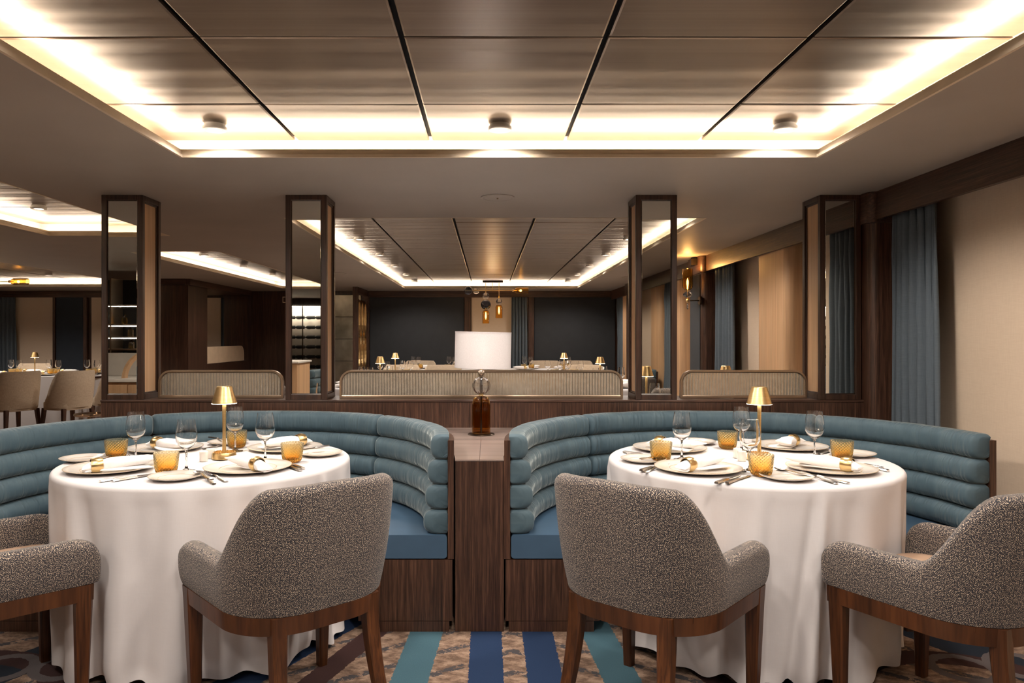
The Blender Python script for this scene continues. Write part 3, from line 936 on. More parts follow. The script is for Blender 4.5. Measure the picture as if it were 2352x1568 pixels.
# ================================================================ TABLES
def tablecloth(seed, R=.603, H=.745, nf=17, lo=.012):
    rnd = random.Random(seed)
    ph = [rnd.uniform(0, 2 * pi) for _ in range(6)]
    seg = 340
    fr = []
    for k in range(nf): fr.append((2 * pi * (k + rnd.uniform(-.35, .35)) / nf, rnd.uniform(.045, .12), rnd.uniform(.35, 1.2), rnd.choice((-1, 1))))
    V = []; prof = [(.001, H), (.3, H), (.5, H), (R - .03, H)] + [(R - .018 + .018 * sin(a), H - .018 * (1 - cos(a))) for a in [i * pi / 12 for i in range(1, 7)]]
    zs = [H - .018 - (H - .018 - lo) * (i / 26) ** .92 for i in range(1, 27)]
    def fold(a, t):
        f = 0
        for (c, wd, am, sg) in fr:
            d = (a - c + .10 * t * sin(c * 3) + pi) % (2 * pi) - pi
            x = d / (wd * (.8 + .5 * t)) * sg
            f += am * (math.exp(-x * x) - .75 * math.exp(-((x - 1.35) ** 2) * 2.2) - .2 * math.exp(-((x + 1.9) ** 2)))
        return f
    rows = []
    for (r, z) in prof: rows.append([(r * cos(2 * pi * k / seg), r * sin(2 * pi * k / seg), z) for k in range(seg)])
    for i, z in enumerate(zs):
        t = (i + 1) / 26
        row = []
        for k in range(seg):
            a = 2 * pi * k / seg
            amp = .036 * t ** .42
            f = fold(a, t)
            r = R + amp * (f - .42) - .012 * t + .006 * sin(3 * a + ph[0]) * t
            r += .0035 * noise.noise(Vector((cos(a) * 5, sin(a) * 5, z * 6 + seed))) * min(1, t * 3)
            # hem lifts between folds
            zz_ = z + (.018 * (1 - f) * (t ** 6) if t > .6 else 0)
            if t > .93: r += .012 * sin(9 * a + ph[1]) * (t - .93) / .07
            row.append((r * cos(a), r * sin(a), max(.006, zz_)))
        rows.append(row)
    return G().loft(rows, caps=False)
def make_table(x, y, label, cl_label, seed, group='round dining tables under white cloths'):
    t = empty('round_table', (x, y, 0), 0, label, 'table', group)
    G().lathe([(.001, .715), (.575, .715), (.585, .722), (.585, .736), (.575, .742), (.001, .742)], 48).mk('tabletop', M['wenge'], t, smooth=True, sharp=40)
    G().lathe([(.001, .03), (.04, .04), (.04, .715), (.001, .715)], 20).mk('column', M['dark_metal'], t, smooth=True)
    G().lathe([(.001, 0), (.26, 0), (.26, .012), (.05, .03), (.001, .03)], 32).mk('foot', M['dark_metal'], t, smooth=True, sharp=40)
    c = tablecloth(seed).mk('tablecloth', M['tablecloth'], None, smooth=True, loc=(x, y, .0))
    tag(c, cl_label, 'tablecloth', 'white floor-length tablecloths')
    return t, c
TL = (-1.216, 3.2); TR = (1.14, 3.2)
tabL, clL = make_table(*TL, 'round table in front of the left booth, hidden by its cloth', 'white floor-length cloth on the left round table', 3)
tabR, clR = make_table(*TR, 'round table in front of the right booth, hidden by its cloth', 'white floor-length cloth on the right round table', 8)
ZT = .7465

# ---- tableware prototypes --------------------------------------------------
def cyl_noise(): pass
protos = {}
def put(kind, maker, loc, rz, label, group):
    if kind not in protos:
        o = maker(); protos[kind] = o
        o.location = loc; o.rotation_euler = (0, 0, rz)
        o['label'] = label; o['group'] = group
    else:
        o = copy_tree(protos[kind], loc=loc, rz=rz, label=label, group=group)
    return o

def mk_plate(r, name, cat):
    def f():
        e = empty(name, (0, 0, 0)); e['category'] = cat
        k = r / .172
        prof = [(.001, .002), (.10 * k, .002), (.104 * k, 0), (.108 * k, .002), (.150 * k, .0085), (.171 * k, .0135), (.172 * k, .015), (.1705 * k, .0162), (.150 * k, .0125), (.112 * k, .0065), (.104 * k, .0045), (.001, .004)]
        G().lathe(prof, 56).mk('plate_body', M['porcelain'], e, smooth=True)
        G().lathe([(.1695 * k, .0163), (.1722 * k, .0158), (.1718 * k, .0146), (.1700 * k, .0158)], 56, close=True).mk('rim_line', M['porcelain_blue'], e, smooth=True)
        G().lathe([(.1100 * k, .0066), (.1118 * k, .00705), (.1116 * k, .0064), (.1102 * k, .0060)], 56, close=True).mk('inner_line', M['porcelain_blue'], e, smooth=True)
        return e
    return f
def mk_wine():
    prof_o = [(.001, 0), (.034, 0), (.0365, .001), (.036, .0025), (.02, .005), (.0075, .012), (.0045, .025), (.0038, .05), (.004, .08), (.0062, .09), (.016, .098), (.031, .113), (.0395, .13), (.0425, .148), (.0415, .168), (.038, .19), (.0345, .212), (.0335, .224)]
    prof_i = [(.0327, .224), (.0337, .212), (.0371, .19), (.0405, .168), (.0414, .148), (.0384, .131), (.030, .1145), (.015, .1005), (.001, .096)]
    prof_o = [(r * .97, z * .925) for r, z in prof_o]; prof_i = [(r * .97, z * .925) for r, z in prof_i]
    e = tag(G().lathe(prof_o + prof_i, 36).mk('wine_glass', M['glass'], None, smooth=True, sharp=50), cat='glass')
    return e
def mk_tumbler():
    H = .083
    def disp(r, z, a, i):
        return disp.k[i] * (.0034 * (abs(sin(11 * a + z * 260) * sin(11 * a - z * 260)) ** .7) - .0014)
    outer = [(.001, 0), (.026, 0), (.031, .003)] + [(.0345 + .0125 * (t ** .45), .006 + (H - .006) * t) for t in [i / 40 for i in range(41)]]
    inner = [(.0452, H)] + [(.0295 + .0155 * (t ** .6), .016 + (H - .016) * t) for t in [i / 8 for i in range(8, -1, -1)]] + [(.02, .0135), (.001, .013)]
    disp.k = [0, 0, 0] + [0 if k > 38 else 1 for k in range(41)] + [0] * len(inner)
    e = tag(G().lathe(outer + inner, 150, disp=disp).mk('amber_tumbler', M['amber'], None, smooth=True, sharp=50), cat='glass')
    return e
def mk_ring():
    prof = [(.0262 + .0045 * sin(pi * t), -.021 + .042 * t) for t in [i / 14 for i in range(15)]]
    prof += [(r - .0022, z) for r, z in reversed(prof)]
    e = tag(G().lathe(prof, 40, close=True, axis='x').mk('napkin_ring', M['brass'], None, smooth=True, sharp=50), cat='napkin ring')
    return e
def mk_napkin(variant):
    # a folded cloth: short gathered tail on -x, ring at 0, long flare to +x
    def f():
        e = empty('napkin', (0, 0, 0)); e['category'] = 'napkin'
        rnd = random.Random(variant)
        def layer(st, nseg=28, ripple=.0):
            rings = []
            for (x, y, z, hw, hh, sk) in st:
                ring = []
                for k in range(nseg):
                    t = 2 * pi * k / nseg
                    cy = abs(cos(t)) ** .8 * (1 if cos(t) > 0 else -1); cz = abs(sin(t)) ** .8 * (1 if sin(t) > 0 else -1)
                    rip = ripple * sin(5 * t + x * 40)
                    ring.append((x + sk * cy * hw, y + cy * (hw + rip), z + cz * (hh + rip * .5) + abs(cy) * rip))
                rings.append(ring)
            return G().loft(rings)
        def interp(key, n):
            out = []
            for i in range(n + 1):
                p = i / n * (len(key) - 1); a = min(int(p), len(key) - 2); q = p - a; q = q * q * (3 - 2 * q)
                out.append(tuple(key[a][j] * (1 - q) + key[a + 1][j] * q for j in range(6)))
            return out
        tl = (.06, .085, .05, .075)[variant]
        fl = (.195, .16, .215, .18)[variant]
        body = [(-tl, .003, .018, .030, .004, .1), (-tl * .6, .001, .022, .026, .014, 0), (-.016, 0, .024, .0225, .0205, 0), (.02, 0, .025, .023, .021, 0),
                (.05, .002, .029, .031, .023, .05), (.10, .005, .031, .036, .021, .15), (fl * .85, .008, .033, .040, .016, .25), (fl, .012, .036, .044, .004, .35)]
        layer(interp(body, 26), ripple=.0008).mk('upper_fold', M['napkin'], e, smooth=True, sharp=60)
        low = [(.004, -.004, .010, .018, .006, 0), (.05, -.008, .009, .036, .006, -.05), (fl * .72, -.014, .009, .05, .005, -.15), (fl * .86, -.018, .008, .046, .003, -.2)]
        layer(interp(low, 12), ripple=.0005).mk('lower_fold', M['napkin'], e, smooth=True, sharp=60)
        tail = [(-tl * .9, -.008, .008, .02, .003, -.2), (-tl * .4, -.005, .010, .015, .006, 0), (0, -.002, .012, .012, .007, 0)]
        layer(interp(tail, 8)).mk('tail_fold', M['napkin'], e, smooth=True, sharp=60)
        return e
    return f
def bladeprof(st, z0=.001, th=.0022, arch=0):
    """flat cutlery shape: stations (x, halfwidth, z, thickness)"""
    g = G()
    rings = []
    for (x, hw, z, t) in st:
        rings.append([(x, -hw, z), (x, -hw * .6, z - t * .3), (x, hw * .6, z - t * .3), (x, hw, z), (x, hw * .7, z + t), (x, -hw * .7, z + t)])
    return g.loft(rings)
HND = [(0, .0075, .002, .003), (.004, .0088, .002, .0038), (.03, .0082, .002, .0038), (.075, .0062, .003, .0034)]
def mk_fork():
    e = empty('fork', (0, 0, 0)); e['category'] = 'fork'
    bladeprof(HND + [(.10, .0030, .005, .003), (.13, .0032, .007, .003), (.145, .0105, .006, .002), (.158, .0125, .004, .0016)]).mk('handle', M['steel'], e, smooth=True, sharp=50)
    for k in range(4):
        y = -.0099 + k * .0066
        g = G().loft([[(x, y + a * hw, z + b) for a, b in ((-1, 0), (1, 0), (1, .0016), (-1, .0016))] for x, z, hw in ((.157, .004, .0024), (.175, .0035, .0021), (.195, .0055, .0018), (.207, .009, .0009))])
        g.mk('tine', M['steel'], e)
    return e
def mk_spoon():
    e = empty('spoon', (0, 0, 0)); e['category'] = 'spoon'
    bladeprof(HND + [(.10, .0030, .005, .003), (.135, .0034, .006, .0028)]).mk('handle', M['steel'], e, smooth=True, sharp=50)
    g = G(); rings = []
    for i in range(13):
        t = i / 12; x = .131 + .055 * t; hw = .019 * max(.12, sin(pi * min(1, t * .93 + .06))) ** .7
        d = .0065 * sin(pi * t)
        rings.append([(x, hw * u, .0075 - d * (1 - u * u) + off) for u in (-1, -.5, 0, .5, 1) for off in (0,)] + [(x, hw * u, .0087 - d * (1 - u * u)) for u in (1, .5, 0, -.5, -1)])
    g.loft(rings).mk('bowl', M['steel'], e, smooth=True, sharp=60)
    return e
def mk_knife():
    e = empty('knife', (0, 0, 0)); e['category'] = 'knife'
    bladeprof([(0, .0085, .002, .005), (.004, .0095, .002, .0065), (.05, .0085, .002, .0065), (.095, .0075, .002, .006)]).mk('handle', M['steel'], e, smooth=True, sharp=50)
    bladeprof([(.094, .006, .003, .003), (.105, .0085, .002, .0016), (.16, .0095, .002, .0014), (.195, .0085, .002, .0012), (.208, .004, .002, .001)]).mk('blade', M['steel'], e, smooth=True, sharp=50)
    return e
def mk_butter():
    e = empty('butter_knife', (0, 0, 0)); e['category'] = 'knife'
    bladeprof([(0, .0065, .002, .004), (.004, .0075, .002, .005), (.08, .006, .002, .005)]).mk('handle', M['steel'], e, smooth=True, sharp=50)
    bladeprof([(.079, .004, .003, .002), (.09, .0075, .002, .0014), (.14, .0085, .002, .0012), (.158, .004, .002, .001)]).mk('blade', M['steel'], e, smooth=True, sharp=50)
    return e
def mk_lamp():
    e = empty('cordless_lamp', (0, 0, 0)); e['category'] = 'lamp'
    G().lathe([(.001, 0), (.046, 0), (.052, .003), (.0505, .022), (.047, .030), (.044, .030), (.042, .024), (.001, .024)], 40).mk('base', M['brass'], e, smooth=True, sharp=40)
    for k in range(24):
        a = 2 * pi * k / 24; g = G()
        g.box(-.0022, .0022, -.0022, .0022, .023, .0335)
        v = [(x * cos(a) - y * sin(a) + .040 * cos(a), x * sin(a) + y * cos(a) + .040 * sin(a), z) for x, y, z in g.v]
        if k == 0: first = mk('crown_pin', v, g.f, M['brass'], e)
        else: mk('crown_pin', v, g.f, M['brass'], e)
    G().lathe([(.001, .024), (.010, .024), (.0085, .04), (.0075, .10), (.0085, .26), (.001, .262)], 20).mk('stem', M['brass'], e, smooth=True, sharp=50)
    po = [(.0535, .244), (.0320, .316), (.030, .318), (.001, .3185)]
    G().lathe(po + [(.001, .3165), (.029, .316), (.0308, .3145), (.0515, .244)], 48, close=False).mk('lamp_shade', M['brass'], e, smooth=True, sharp=18)
    G().lathe([(.0150, .2425), (.0527, .2425), (.0527, .2442), (.0512, .2485), (.0150, .2485)], 40, close=True).mk('diffuser', M['ring_glow'], e)
    ld = bpy.data.lights.new('lamp_light', 'AREA'); ld.shape = 'DISK'; ld.size = .095; ld.energy = .62; ld.color = (1, .84, .62)
    lo = bpy.data.objects.new('lamp_light', ld); COL.objects.link(lo); lo.parent = e; lo.location = (0, 0, .2415); KIDS.setdefault(e.name, []).append(lo)
    return e
def mk_shaker():
    e = empty('shaker', (0, 0, 0)); e['category'] = 'shaker'
    ring = lambda z, k: [(.0175 * k * (abs(cos(t)) ** .75) * (1 if cos(t) > 0 else -1), .0175 * k * (abs(sin(t)) ** .75) * (1 if sin(t) > 0 else -1), z) for t in [i * pi / 16 for i in range(32)]]
    G().loft([ring(0, .92), ring(.003, 1), ring(.040, 1.0), ring(.0425, .95), ring(.043, .6)]).mk('body', M['porcelain'], e, smooth=True, sharp=50)
    g = G()
    for x, y in ((0, 0), (.005, 0), (-.005, 0)): g.lathe([(.0009, .043), (.0009, .0433)], 8, (x, y, 0))
    g.mk('holes', M['black'], e)['kind'] = 'stuff'
    return e

def tp(px, py, z=ZT):
    d = (EYE - z) * F / (py - 774)
    return (px - 1120) / F * d, d

def lay(side, L):
    T = 'left' if side == 'L' else 'right'
    gT = ' on the %s table' % T
    for (nm, px, py, nap) in L['plates']:
        x, y = tp(px, py)
        put('plate', mk_plate(.172, 'dinner_plate', 'plate'), (x, y, ZT), 0, '%s large white dinner plate with gold lines%s' % (nm, gT), 'large dinner plates' + gT)
        # napkin: ring pixel, direction pixel
        rx, ry = tp(nap[0], nap[1] + 8, ZT + .012); qx, qy = tp(nap[2], nap[3], ZT + .02)
        a = atan2(qy - ry, qx - rx)
        v = nap[4]
        o = put('napkin%d' % v, mk_napkin(v), (rx, ry, ZT + .0085), a, 'white folded napkin on the %s plate%s' % (nm, gT), 'folded napkins' + gT)
        o.name = 'napkin'
        put('ring', mk_ring, (rx, ry, ZT + .0085 + .0268), a, 'brass ring round the napkin of the %s plate%s' % (nm, gT), 'brass napkin rings' + gT)
    for nm, px, py in L['small']:
        x, y = tp(px, py)
        put('sideplate', mk_plate(.098, 'bread_plate', 'plate'), (x, y, ZT), 0, '%s small white bread plate%s' % (nm, gT), 'bread plates' + gT)
    for nm, px, py in L['tumbler']:
        x, y = tp(px, py); put('tumbler', mk_tumbler, (x, y, ZT), random.uniform(0, 3), '%s amber pressed-glass tumbler%s' % (nm, gT), 'amber tumblers' + gT)
    for nm, px, py in L['wine']:
        x, y = tp(px, py); put('wine', mk_wine, (x, y, ZT), 0, '%s clear stemmed wine glass%s' % (nm, gT), 'wine glasses' + gT)
    for nm, px, py in L['shaker']:
        x, y = tp(px, py); put('shaker', mk_shaker, (x, y, ZT), .1, '%s white ceramic shaker beside the brass lamp%s' % (nm, gT), 'white shakers' + gT)
    for kind, nm, hx, hy, qx, qy, dz in L['cut']:
        x, y = tp(hx, hy); x2, y2 = tp(qx, qy)
        mkf = {'fork': mk_fork, 'spoon': mk_spoon, 'knife': mk_knife, 'butter': mk_butter}[kind]
        a = atan2(y2 - y, x2 - x)
        o = put(kind, mkf, (x, y, ZT + dz), a, '%s steel %s%s' % (nm, {'butter': 'butter knife'}.get(kind, kind), gT), 'steel cutlery' + gT)
        if dz > .005: o.rotation_euler = (0, 0, a)
    x, y = tp(*L['lamp'])
    put('lamp', mk_lamp, (x, y, ZT), 0, 'small cordless brass table lamp in the centre of the %s table' % T, 'brass table lamps')

lay('L', dict(
    plates=[('front left', 255, 1078, (222, 1074, 345, 1066, 2)), ('front right', 570, 1077, (590, 1071, 500, 1048, 1)),
            ('back left', 379, 1032, (362, 1020, 440, 1034, 0)), ('back right', 655, 1031, (690, 1013, 575, 1032, 2))],
    small=[('front', 404, 1099), ('right', 736, 1045), ('back', 524, 1019), ('far left', 194, 1057)],
    tumbler=[('left', 267, 1052), ('front', 382, 1087), ('back', 544, 1028), ('right', 671, 1061)],
    wine=[('left', 312, 1055), ('front', 428, 1082), ('back', 540, 1036), ('right', 609, 1058)],
    shaker=[('nearer', 468, 1059), ('farther', 483, 1052)],
    cut=[('knife', 'front left outer', 229, 1107, 330, 1092, 0), ('knife', 'front left inner', 258, 1106, 355, 1090, 0),
         ('spoon', 'front', 487, 1110, 432, 1084, .012), ('fork', 'front right', 520, 1107, 462, 1080, 0), ('fork', 'inner front', 492, 1112, 452, 1085, 0),
         ('knife', 'right outer', 697, 1078, 640, 1058, 0), ('knife', 'right inner', 690, 1082, 632, 1062, 0),
         ('butter', 'back', 480, 1012, 530, 1020, .016), ('fork', 'left', 320, 1061, 290, 1048, 0), ('fork', 'back centre', 466, 1032, 500, 1026, 0),
         ('butter', 'right', 755, 1032, 700, 1040, .016), ('spoon', 'back right', 760, 1038, 715, 1043, 0)],
    lamp=(515, 1053)))
lay('R', dict(
    plates=[('front left', 1603, 1079, (1582, 1072, 1690, 1056, 2)), ('front right', 1909, 1079, (1946, 1072, 1830, 1062, 2)),
            ('back left', 1538, 1032, (1517, 1018, 1615, 1034, 0)), ('back right', 1815, 1028, (1822, 1014, 1760, 1036, 1))],
    small=[('front', 1806, 1099), ('left', 1478, 1059), ('back', 1598, 1018), ('right', 1958, 1046)],
    tumbler=[('left', 1518, 1058), ('back', 1671, 1030), ('front', 1748, 1092), ('right', 1934, 1055)],
    wine=[('left', 1566, 1055), ('front', 1722, 1081), ('back', 1703, 1036), ('right', 1871, 1052)],
    shaker=[('nearer', 1704, 1058), ('farther', 1694, 1051)],
    cut=[('knife', 'front outer', 1645, 1111, 1712, 1088, 0), ('knife', 'front inner', 1670, 1111, 1738, 1087, 0),
         ('spoon', 'front', 1875, 1103, 1795, 1088, .012), ('fork', 'front right outer', 1922, 1112, 1825, 1084, 0), ('fork', 'front right inner', 1950, 1111, 1850, 1090, 0),
         ('knife', 'far right outer', 2040, 1083, 1985, 1070, 0), ('knife', 'far right inner', 2028, 1077, 1975, 1066, 0),
         ('knife', 'left outer', 1432, 1039, 1490, 1046, 0), ('fork', 'left inner', 1440, 1043, 1500, 1050, 0),
         ('knife', 'front left outer', 1472, 1082, 1525, 1066, 0), ('fork', 'front left inner', 1478, 1086, 1530, 1070, 0),
         ('butter', 'left', 1470, 1065, 1525, 1056, .016), ('butter', 'back', 1550, 1012, 1610, 1019, .016), ('fork', 'right', 1905, 1037, 1878, 1046, 0)],
    lamp=(1744, 1056)))
# ================================================================ ARMCHAIRS
def make_chair():
    e = empty('armchair', (0, 0, 0)); e['category'] = 'chair'
    ZB = .425
    # U-shaped path, left arm front -> back -> right arm front; outer face
    pts = []
    hw, yf, yb, rc = .283, .255, -.285, .215
    n1 = 20
    for i in range(n1): pts.append((-hw, yf - (yf - (yb + rc)) * i / n1))
    nc = 22
    for i in range(nc): a = pi + (pi / 2) * i / nc; pts.append((-hw + rc + rc * cos(a), yb + rc + rc * sin(a)))
    n2 = 6
    xa = hw - rc
    for i in range(n2): pts.append((-xa + 2 * xa * i / n2, yb))
    for i in range(nc): a = 1.5 * pi + (pi / 2) * i / nc; pts.append((xa + rc * cos(a), yb + rc + rc * sin(a)))
    for i in range(n1 + 1): pts.append((hw, yb + rc + (yf - yb - rc) * i / n1))
    # arc length
    S = [0]
    for i in range(1, len(pts)): S.append(S[-1] + math.dist(pts[i], pts[i - 1]))
    tot = S[-1]
    def ztop(s, ex=None):
        d = abs(s - tot / 2)            # distance from the middle of the back
        lo, hi = .20, .43
        t = max(0, min(1, (d - lo) / (hi - lo)))
        t = t * t * (3 - 2 * t)
        z = .835 * (1 - t) + .598 * t
        z -= .010 * (min(d, .22) / .22) ** 2
        e_ = min(s, tot - s) + .026 if ex is None else ex
        if e_ < .085: z -= .075 * (1 - sqrt(max(0, 1 - (1 - e_ / .085) ** 2)))
        return z
    rings = []; UV = []
    N = len(pts)
    ends = [(.0, .3), (.002, .55), (.008, .8), (.016, .93), (.026, .99)]
    stat = []
    def station(i, s_extra=0, sq=1.0, yoff=0):
        x, y = pts[i]
        if 0 < i < N - 1: tx, ty = pts[i + 1][0] - pts[i - 1][0], pts[i + 1][1] - pts[i - 1][1]
        elif i == 0: tx, ty = 0, -1
        else: tx, ty = 0, 1
        l = math.hypot(tx, ty); tx, ty = tx / l, ty / l
        nx, ny = ty, -tx            # outward normal? left arm: t=(0,-1) -> n=(-1,0) outward
        s = S[i]
        zt = ztop(s, .026 - yoff if yoff > 0 or sq < 1 else None); th = .068
        y += yoff
        high = max(0, (zt - .60) / .23)
        ring = []
        hh = zt - ZB
        sec = []
        # outer face from bottom to top, rounded top, inner face down
        rr = th / 2
        for k in range(8):
            v = k / 8; sec.append((th / 2 - (.006 * (1 - v) ** 4), ZB + .0 + (hh - rr) * v))
        for k in range(9):
            a = pi * k / 8; sec.append((rr * cos(a), zt - rr + rr * sin(a) * .85))
        for k in range(1, 9):
            v = 1 - k / 8; sec.append((-th / 2, ZB + (hh - rr) * v))
        zm = ZB + (hh) * .5
        for q, (o, z) in enumerate(sec):
            oo = o * sq
            z2 = zm + (z - zm) * (1 - (1 - sq) * .12)
            if z <= ZB + .001: z2 = ZB + (1 - sq) * .02
            vv = (z - ZB)
            lean = (.018 + .035 * high) * (vv / .41) * (1 if q < 99 else 0)
            # belly of the outer face
            if o > 0: oo += .006 * sin(pi * min(1, vv / hh)) * sq
            c = -th / 2 + oo + lean * (1 if True else 0)
            ring.append((x + nx * c, y + ny * c, z2))
            UV.append((s - math.copysign(max(0, yoff), .5 - i), vv if q < 12 else hh * 2 - vv + .05))
        rings.append(ring)
    for d, sq in ends: station(0, 0, sq, .026 - d)
    for i in range(1, N - 1): station(i)
    for d, sq in reversed(ends): station(N - 1, 0, sq, .026 - d)
    g = G().loft(rings)
    mk('upholstered_shell', g.v, g.f, M['tweed'], e, smooth=True, uv=UV, sharp=70)
    # seat cushion
    def inset(k, zlist):
        rs_ = []
        for z, sc_ in zlist:
            ol = []
            for t in [i * 2 * pi / 44 for i in range(44)]:
                cx = abs(cos(t)) ** .55 * (1 if cos(t) > 0 else -1); cy = abs(sin(t)) ** (.8 if sin(t) < 0 else .35) * (1 if sin(t) > 0 else -1)
                ol.append((cx * .2 * sc_ * k, .005 + cy * .235 * sc_, z))
            rs_.append(ol)
        return rs_
    G().loft(inset(1, [(.425, .99), (.43, 1.0), (.47, 1.0), (.482, .96), (.488, .8), (.49, .3)])).mk('seat_cushion', M['tan_leather'], e, smooth=True, sharp=70)
    # curved wooden rail under the shell
    def railpts(off, z):
        return [(x, y) for x, y in pts]
    rings = []
    for i in range(0, N):
        x, y = pts[i]
        if 0 < i < N - 1: tx, ty = pts[i + 1][0] - pts[i - 1][0], pts[i + 1][1] - pts[i - 1][1]
        elif i == 0: tx, ty = 0, -1
        else: tx, ty = 0, 1
        l = math.hypot(tx, ty); nx, ny = ty / l, -tx / l
        rings.append([(x + nx * o, y + ny * o, z) for o, z in ((-.004, .424), (-.034, .424), (-.034, .368), (-.008, .368))])
    G().loft(rings).mk('rail', M['chair_rail'], e, smooth=True, sharp=30)
    box('front_rail', M['chair_rail'], -.25, .25, .222, .25, .368, .424, e, bevel=.003)
    box('seat_board', M['chair_wood'], -.235, .235, -.2, .222, .41, .424, e)
    def leg(x, y, xb, yb_, w0, w1, curve=0):
        rings = []
        for i in range(9):
            t = i / 8; z = .424 * (1 - t); q = t ** 1.8 if curve else t
            cx = x + (xb - x) * q; cy = y + (yb_ - y) * q; h = (w0 + (w1 - w0) * t) / 2
            c = h * .25
            rings.append([(cx - h + c, cy - h, z), (cx + h - c, cy - h, z), (cx + h, cy - h + c, z), (cx + h, cy + h - c, z), (cx + h - c, cy + h, z), (cx - h + c, cy + h, z), (cx - h, cy + h - c, z), (cx - h, cy - h + c, z)])
        G().loft(rings).mk('leg', M['chair_wood'], e, smooth=True, sharp=30)
    for s in (-1, 1):
        leg(s * .252, .228, s * .245, .225, .056, .034)
        leg(s * .165, -.235, s * .19, -.31, .052, .036, 1)
    return e
def chair(loc, deg, label, group='tweed armchairs at the two round tables'):
    return put('chair', make_chair, (loc[0], loc[1], 0), R_(deg), label, group)
chair((-.68, 2.53), 42, 'tweed armchair right of the left round table, seen from behind')
chair((.585, 2.53), -42, 'tweed armchair left of the right round table, seen from behind')
chair((-1.745, 2.565), -46, 'tweed armchair at the left edge, left of the left table')
chair((1.542, 2.45), 30, 'tweed armchair at the right edge, right of the right table')
# ================================================================ WALL LIGHT
wl = empty('wall_light', (2.05, 7.5, 1.655), 0, 'amber glass wall light on the grey post at right', 'wall light')
G().lathe([(.001, .142), (.045, .142), (.048, .125), (.045, .118), (.001, .118)], 28, axis='x').mk('backplate', M['dark_metal'], wl, smooth=True, sharp=40)
G().tube([(.12, 0, 0), (0, 0, 0)], .006, 10).mk('arm', M['dark_metal'], wl, smooth=True)
G().lathe([(.001, -.03), (.006, -.02), (.014, -.012), (.018, 0), (.014, .014), (.007, .02), (.001, .022)], 20).mk('joint', M['brass'], wl, smooth=True)
G().lathe([(.001, -.09), (.007, -.088), (.009, -.06), (.005, -.03), (.001, -.03)], 14).mk('drop_finial', M['glass'], wl, smooth=True)
G().lathe([(max(.002, .047 * sin(pi * i / 12) ** .8), .024 + .075 * i / 12) for i in range(13)], 14).mk('ribbed_ball', M['glass'], wl)
def amber_jar(parent, z0, h, r, c=(0, 0, 0), axis='z', up=True):
    pr = [(r * .35, 0), (r * .75, h * .04), (r, h * .16), (r, h), (r - .003, h), (r - .003, h * .17), (r * .7, h * .055), (r * .35, .006)]
    pr = [(q, z0 + (z if up else -z)) for q, z in pr]
    if not up: pr.reverse()
    g = G().lathe(pr, 28, c, close=False, axis=axis)
    return g.mk('amber_shade', M['amber_shade'], parent, smooth=True, sharp=40)
amber_jar(wl, .105, .22, .052)
G().lathe([(.001, .11), (.006, .115), (.007, .15), (.011, .175), (.010, .2), (.001, .23)], 14).mk('bulb', M['bulb'], wl, smooth=True)
point(wl, (0, 0, .335), 3, (1, .5, .14), .01)

# ================================================================ CHANDELIER
def make_chandelier(loc, label):
    e = empty('chandelier', loc, 0, label, 'chandelier', 'glass and brass chandeliers')
    s = 134.4
    X = lambda px: (px - 1131) / s
    Z = lambda py: (774 - py) / s + EYE - ZP
    box('canopy', M['dark_metal'], X(1109), X(1155), -.04, .04, -.03, 0, e, bevel=.004)
    g = G()
    for px, py in ((1116, 672), (1131, 669), (1146, 686)): g.tube([(X(px), 0, -.03), (X(px), 0, Z(py))], .006, 8)
    g.mk('rods', M['brass'], e, smooth=True)
    G().tube([(X(1070), 0, Z(668)), (X(1186), 0, Z(668))], .007, 8).mk('cross_arm', M['brass'], e, smooth=True)
    G().sphere(.07, (X(1076), 0, Z(668)), 24, 14).mk('smoked_ball', M['smoke'], e, smooth=True)
    G().sphere(.05, (X(1094), 0, Z(669)), 24, 14).mk('clear_ball', M['glass'], e, smooth=True)
    G().sphere(.02, (X(1178), 0, Z(668)), 12, 8).mk('joint', M['brass'], e, smooth=True)
    amber_jar(e, X(1182), .23, .048, (0, 0, Z(668)), axis='x')
    G().sphere(.02, (X(1182) + .1, 0, Z(668)), 12, 8).mk('bulb', M['bulb'], e, smooth=True)
    for px, zc, rb in ((1116, 680, .056), (1146, 693, .052)):
        G().sphere(rb, (X(px), 0, Z(zc)), 24, 14).mk('clear_ball', M['glass'], e, smooth=True)
    G().sphere(.085, (X(1116), 0, Z(700)), 28, 16).mk('smoked_ball', M['smoke'], e, smooth=True)
    for px, z0 in ((1116, 712.5), (1146, 700.5)):
        amber_jar(e, Z(z0), .225, .058, (X(px), 0, 0), up=False)
        G().lathe([(.001, Z(z0) - .16), (.013, Z(z0) - .12), (.012, Z(z0) - .08), (.007, Z(z0) - .04), (.001, Z(z0) - .03)], 12, (X(px), 0, 0)).mk('bulb', M['bulb'], e, smooth=True)
    point(e, (X(1131), 0, Z(735)), 2, (1, .66, .34), .01)
    return e
ch = make_chandelier((at(1131, 12.4), 12.4, ZP), 'brass chandelier with amber glass cylinders hanging over the far table')
copy_tree(ch, loc=(-7.15, 10.4, ZP), label='brass chandelier over the long table at far left, its amber end showing')

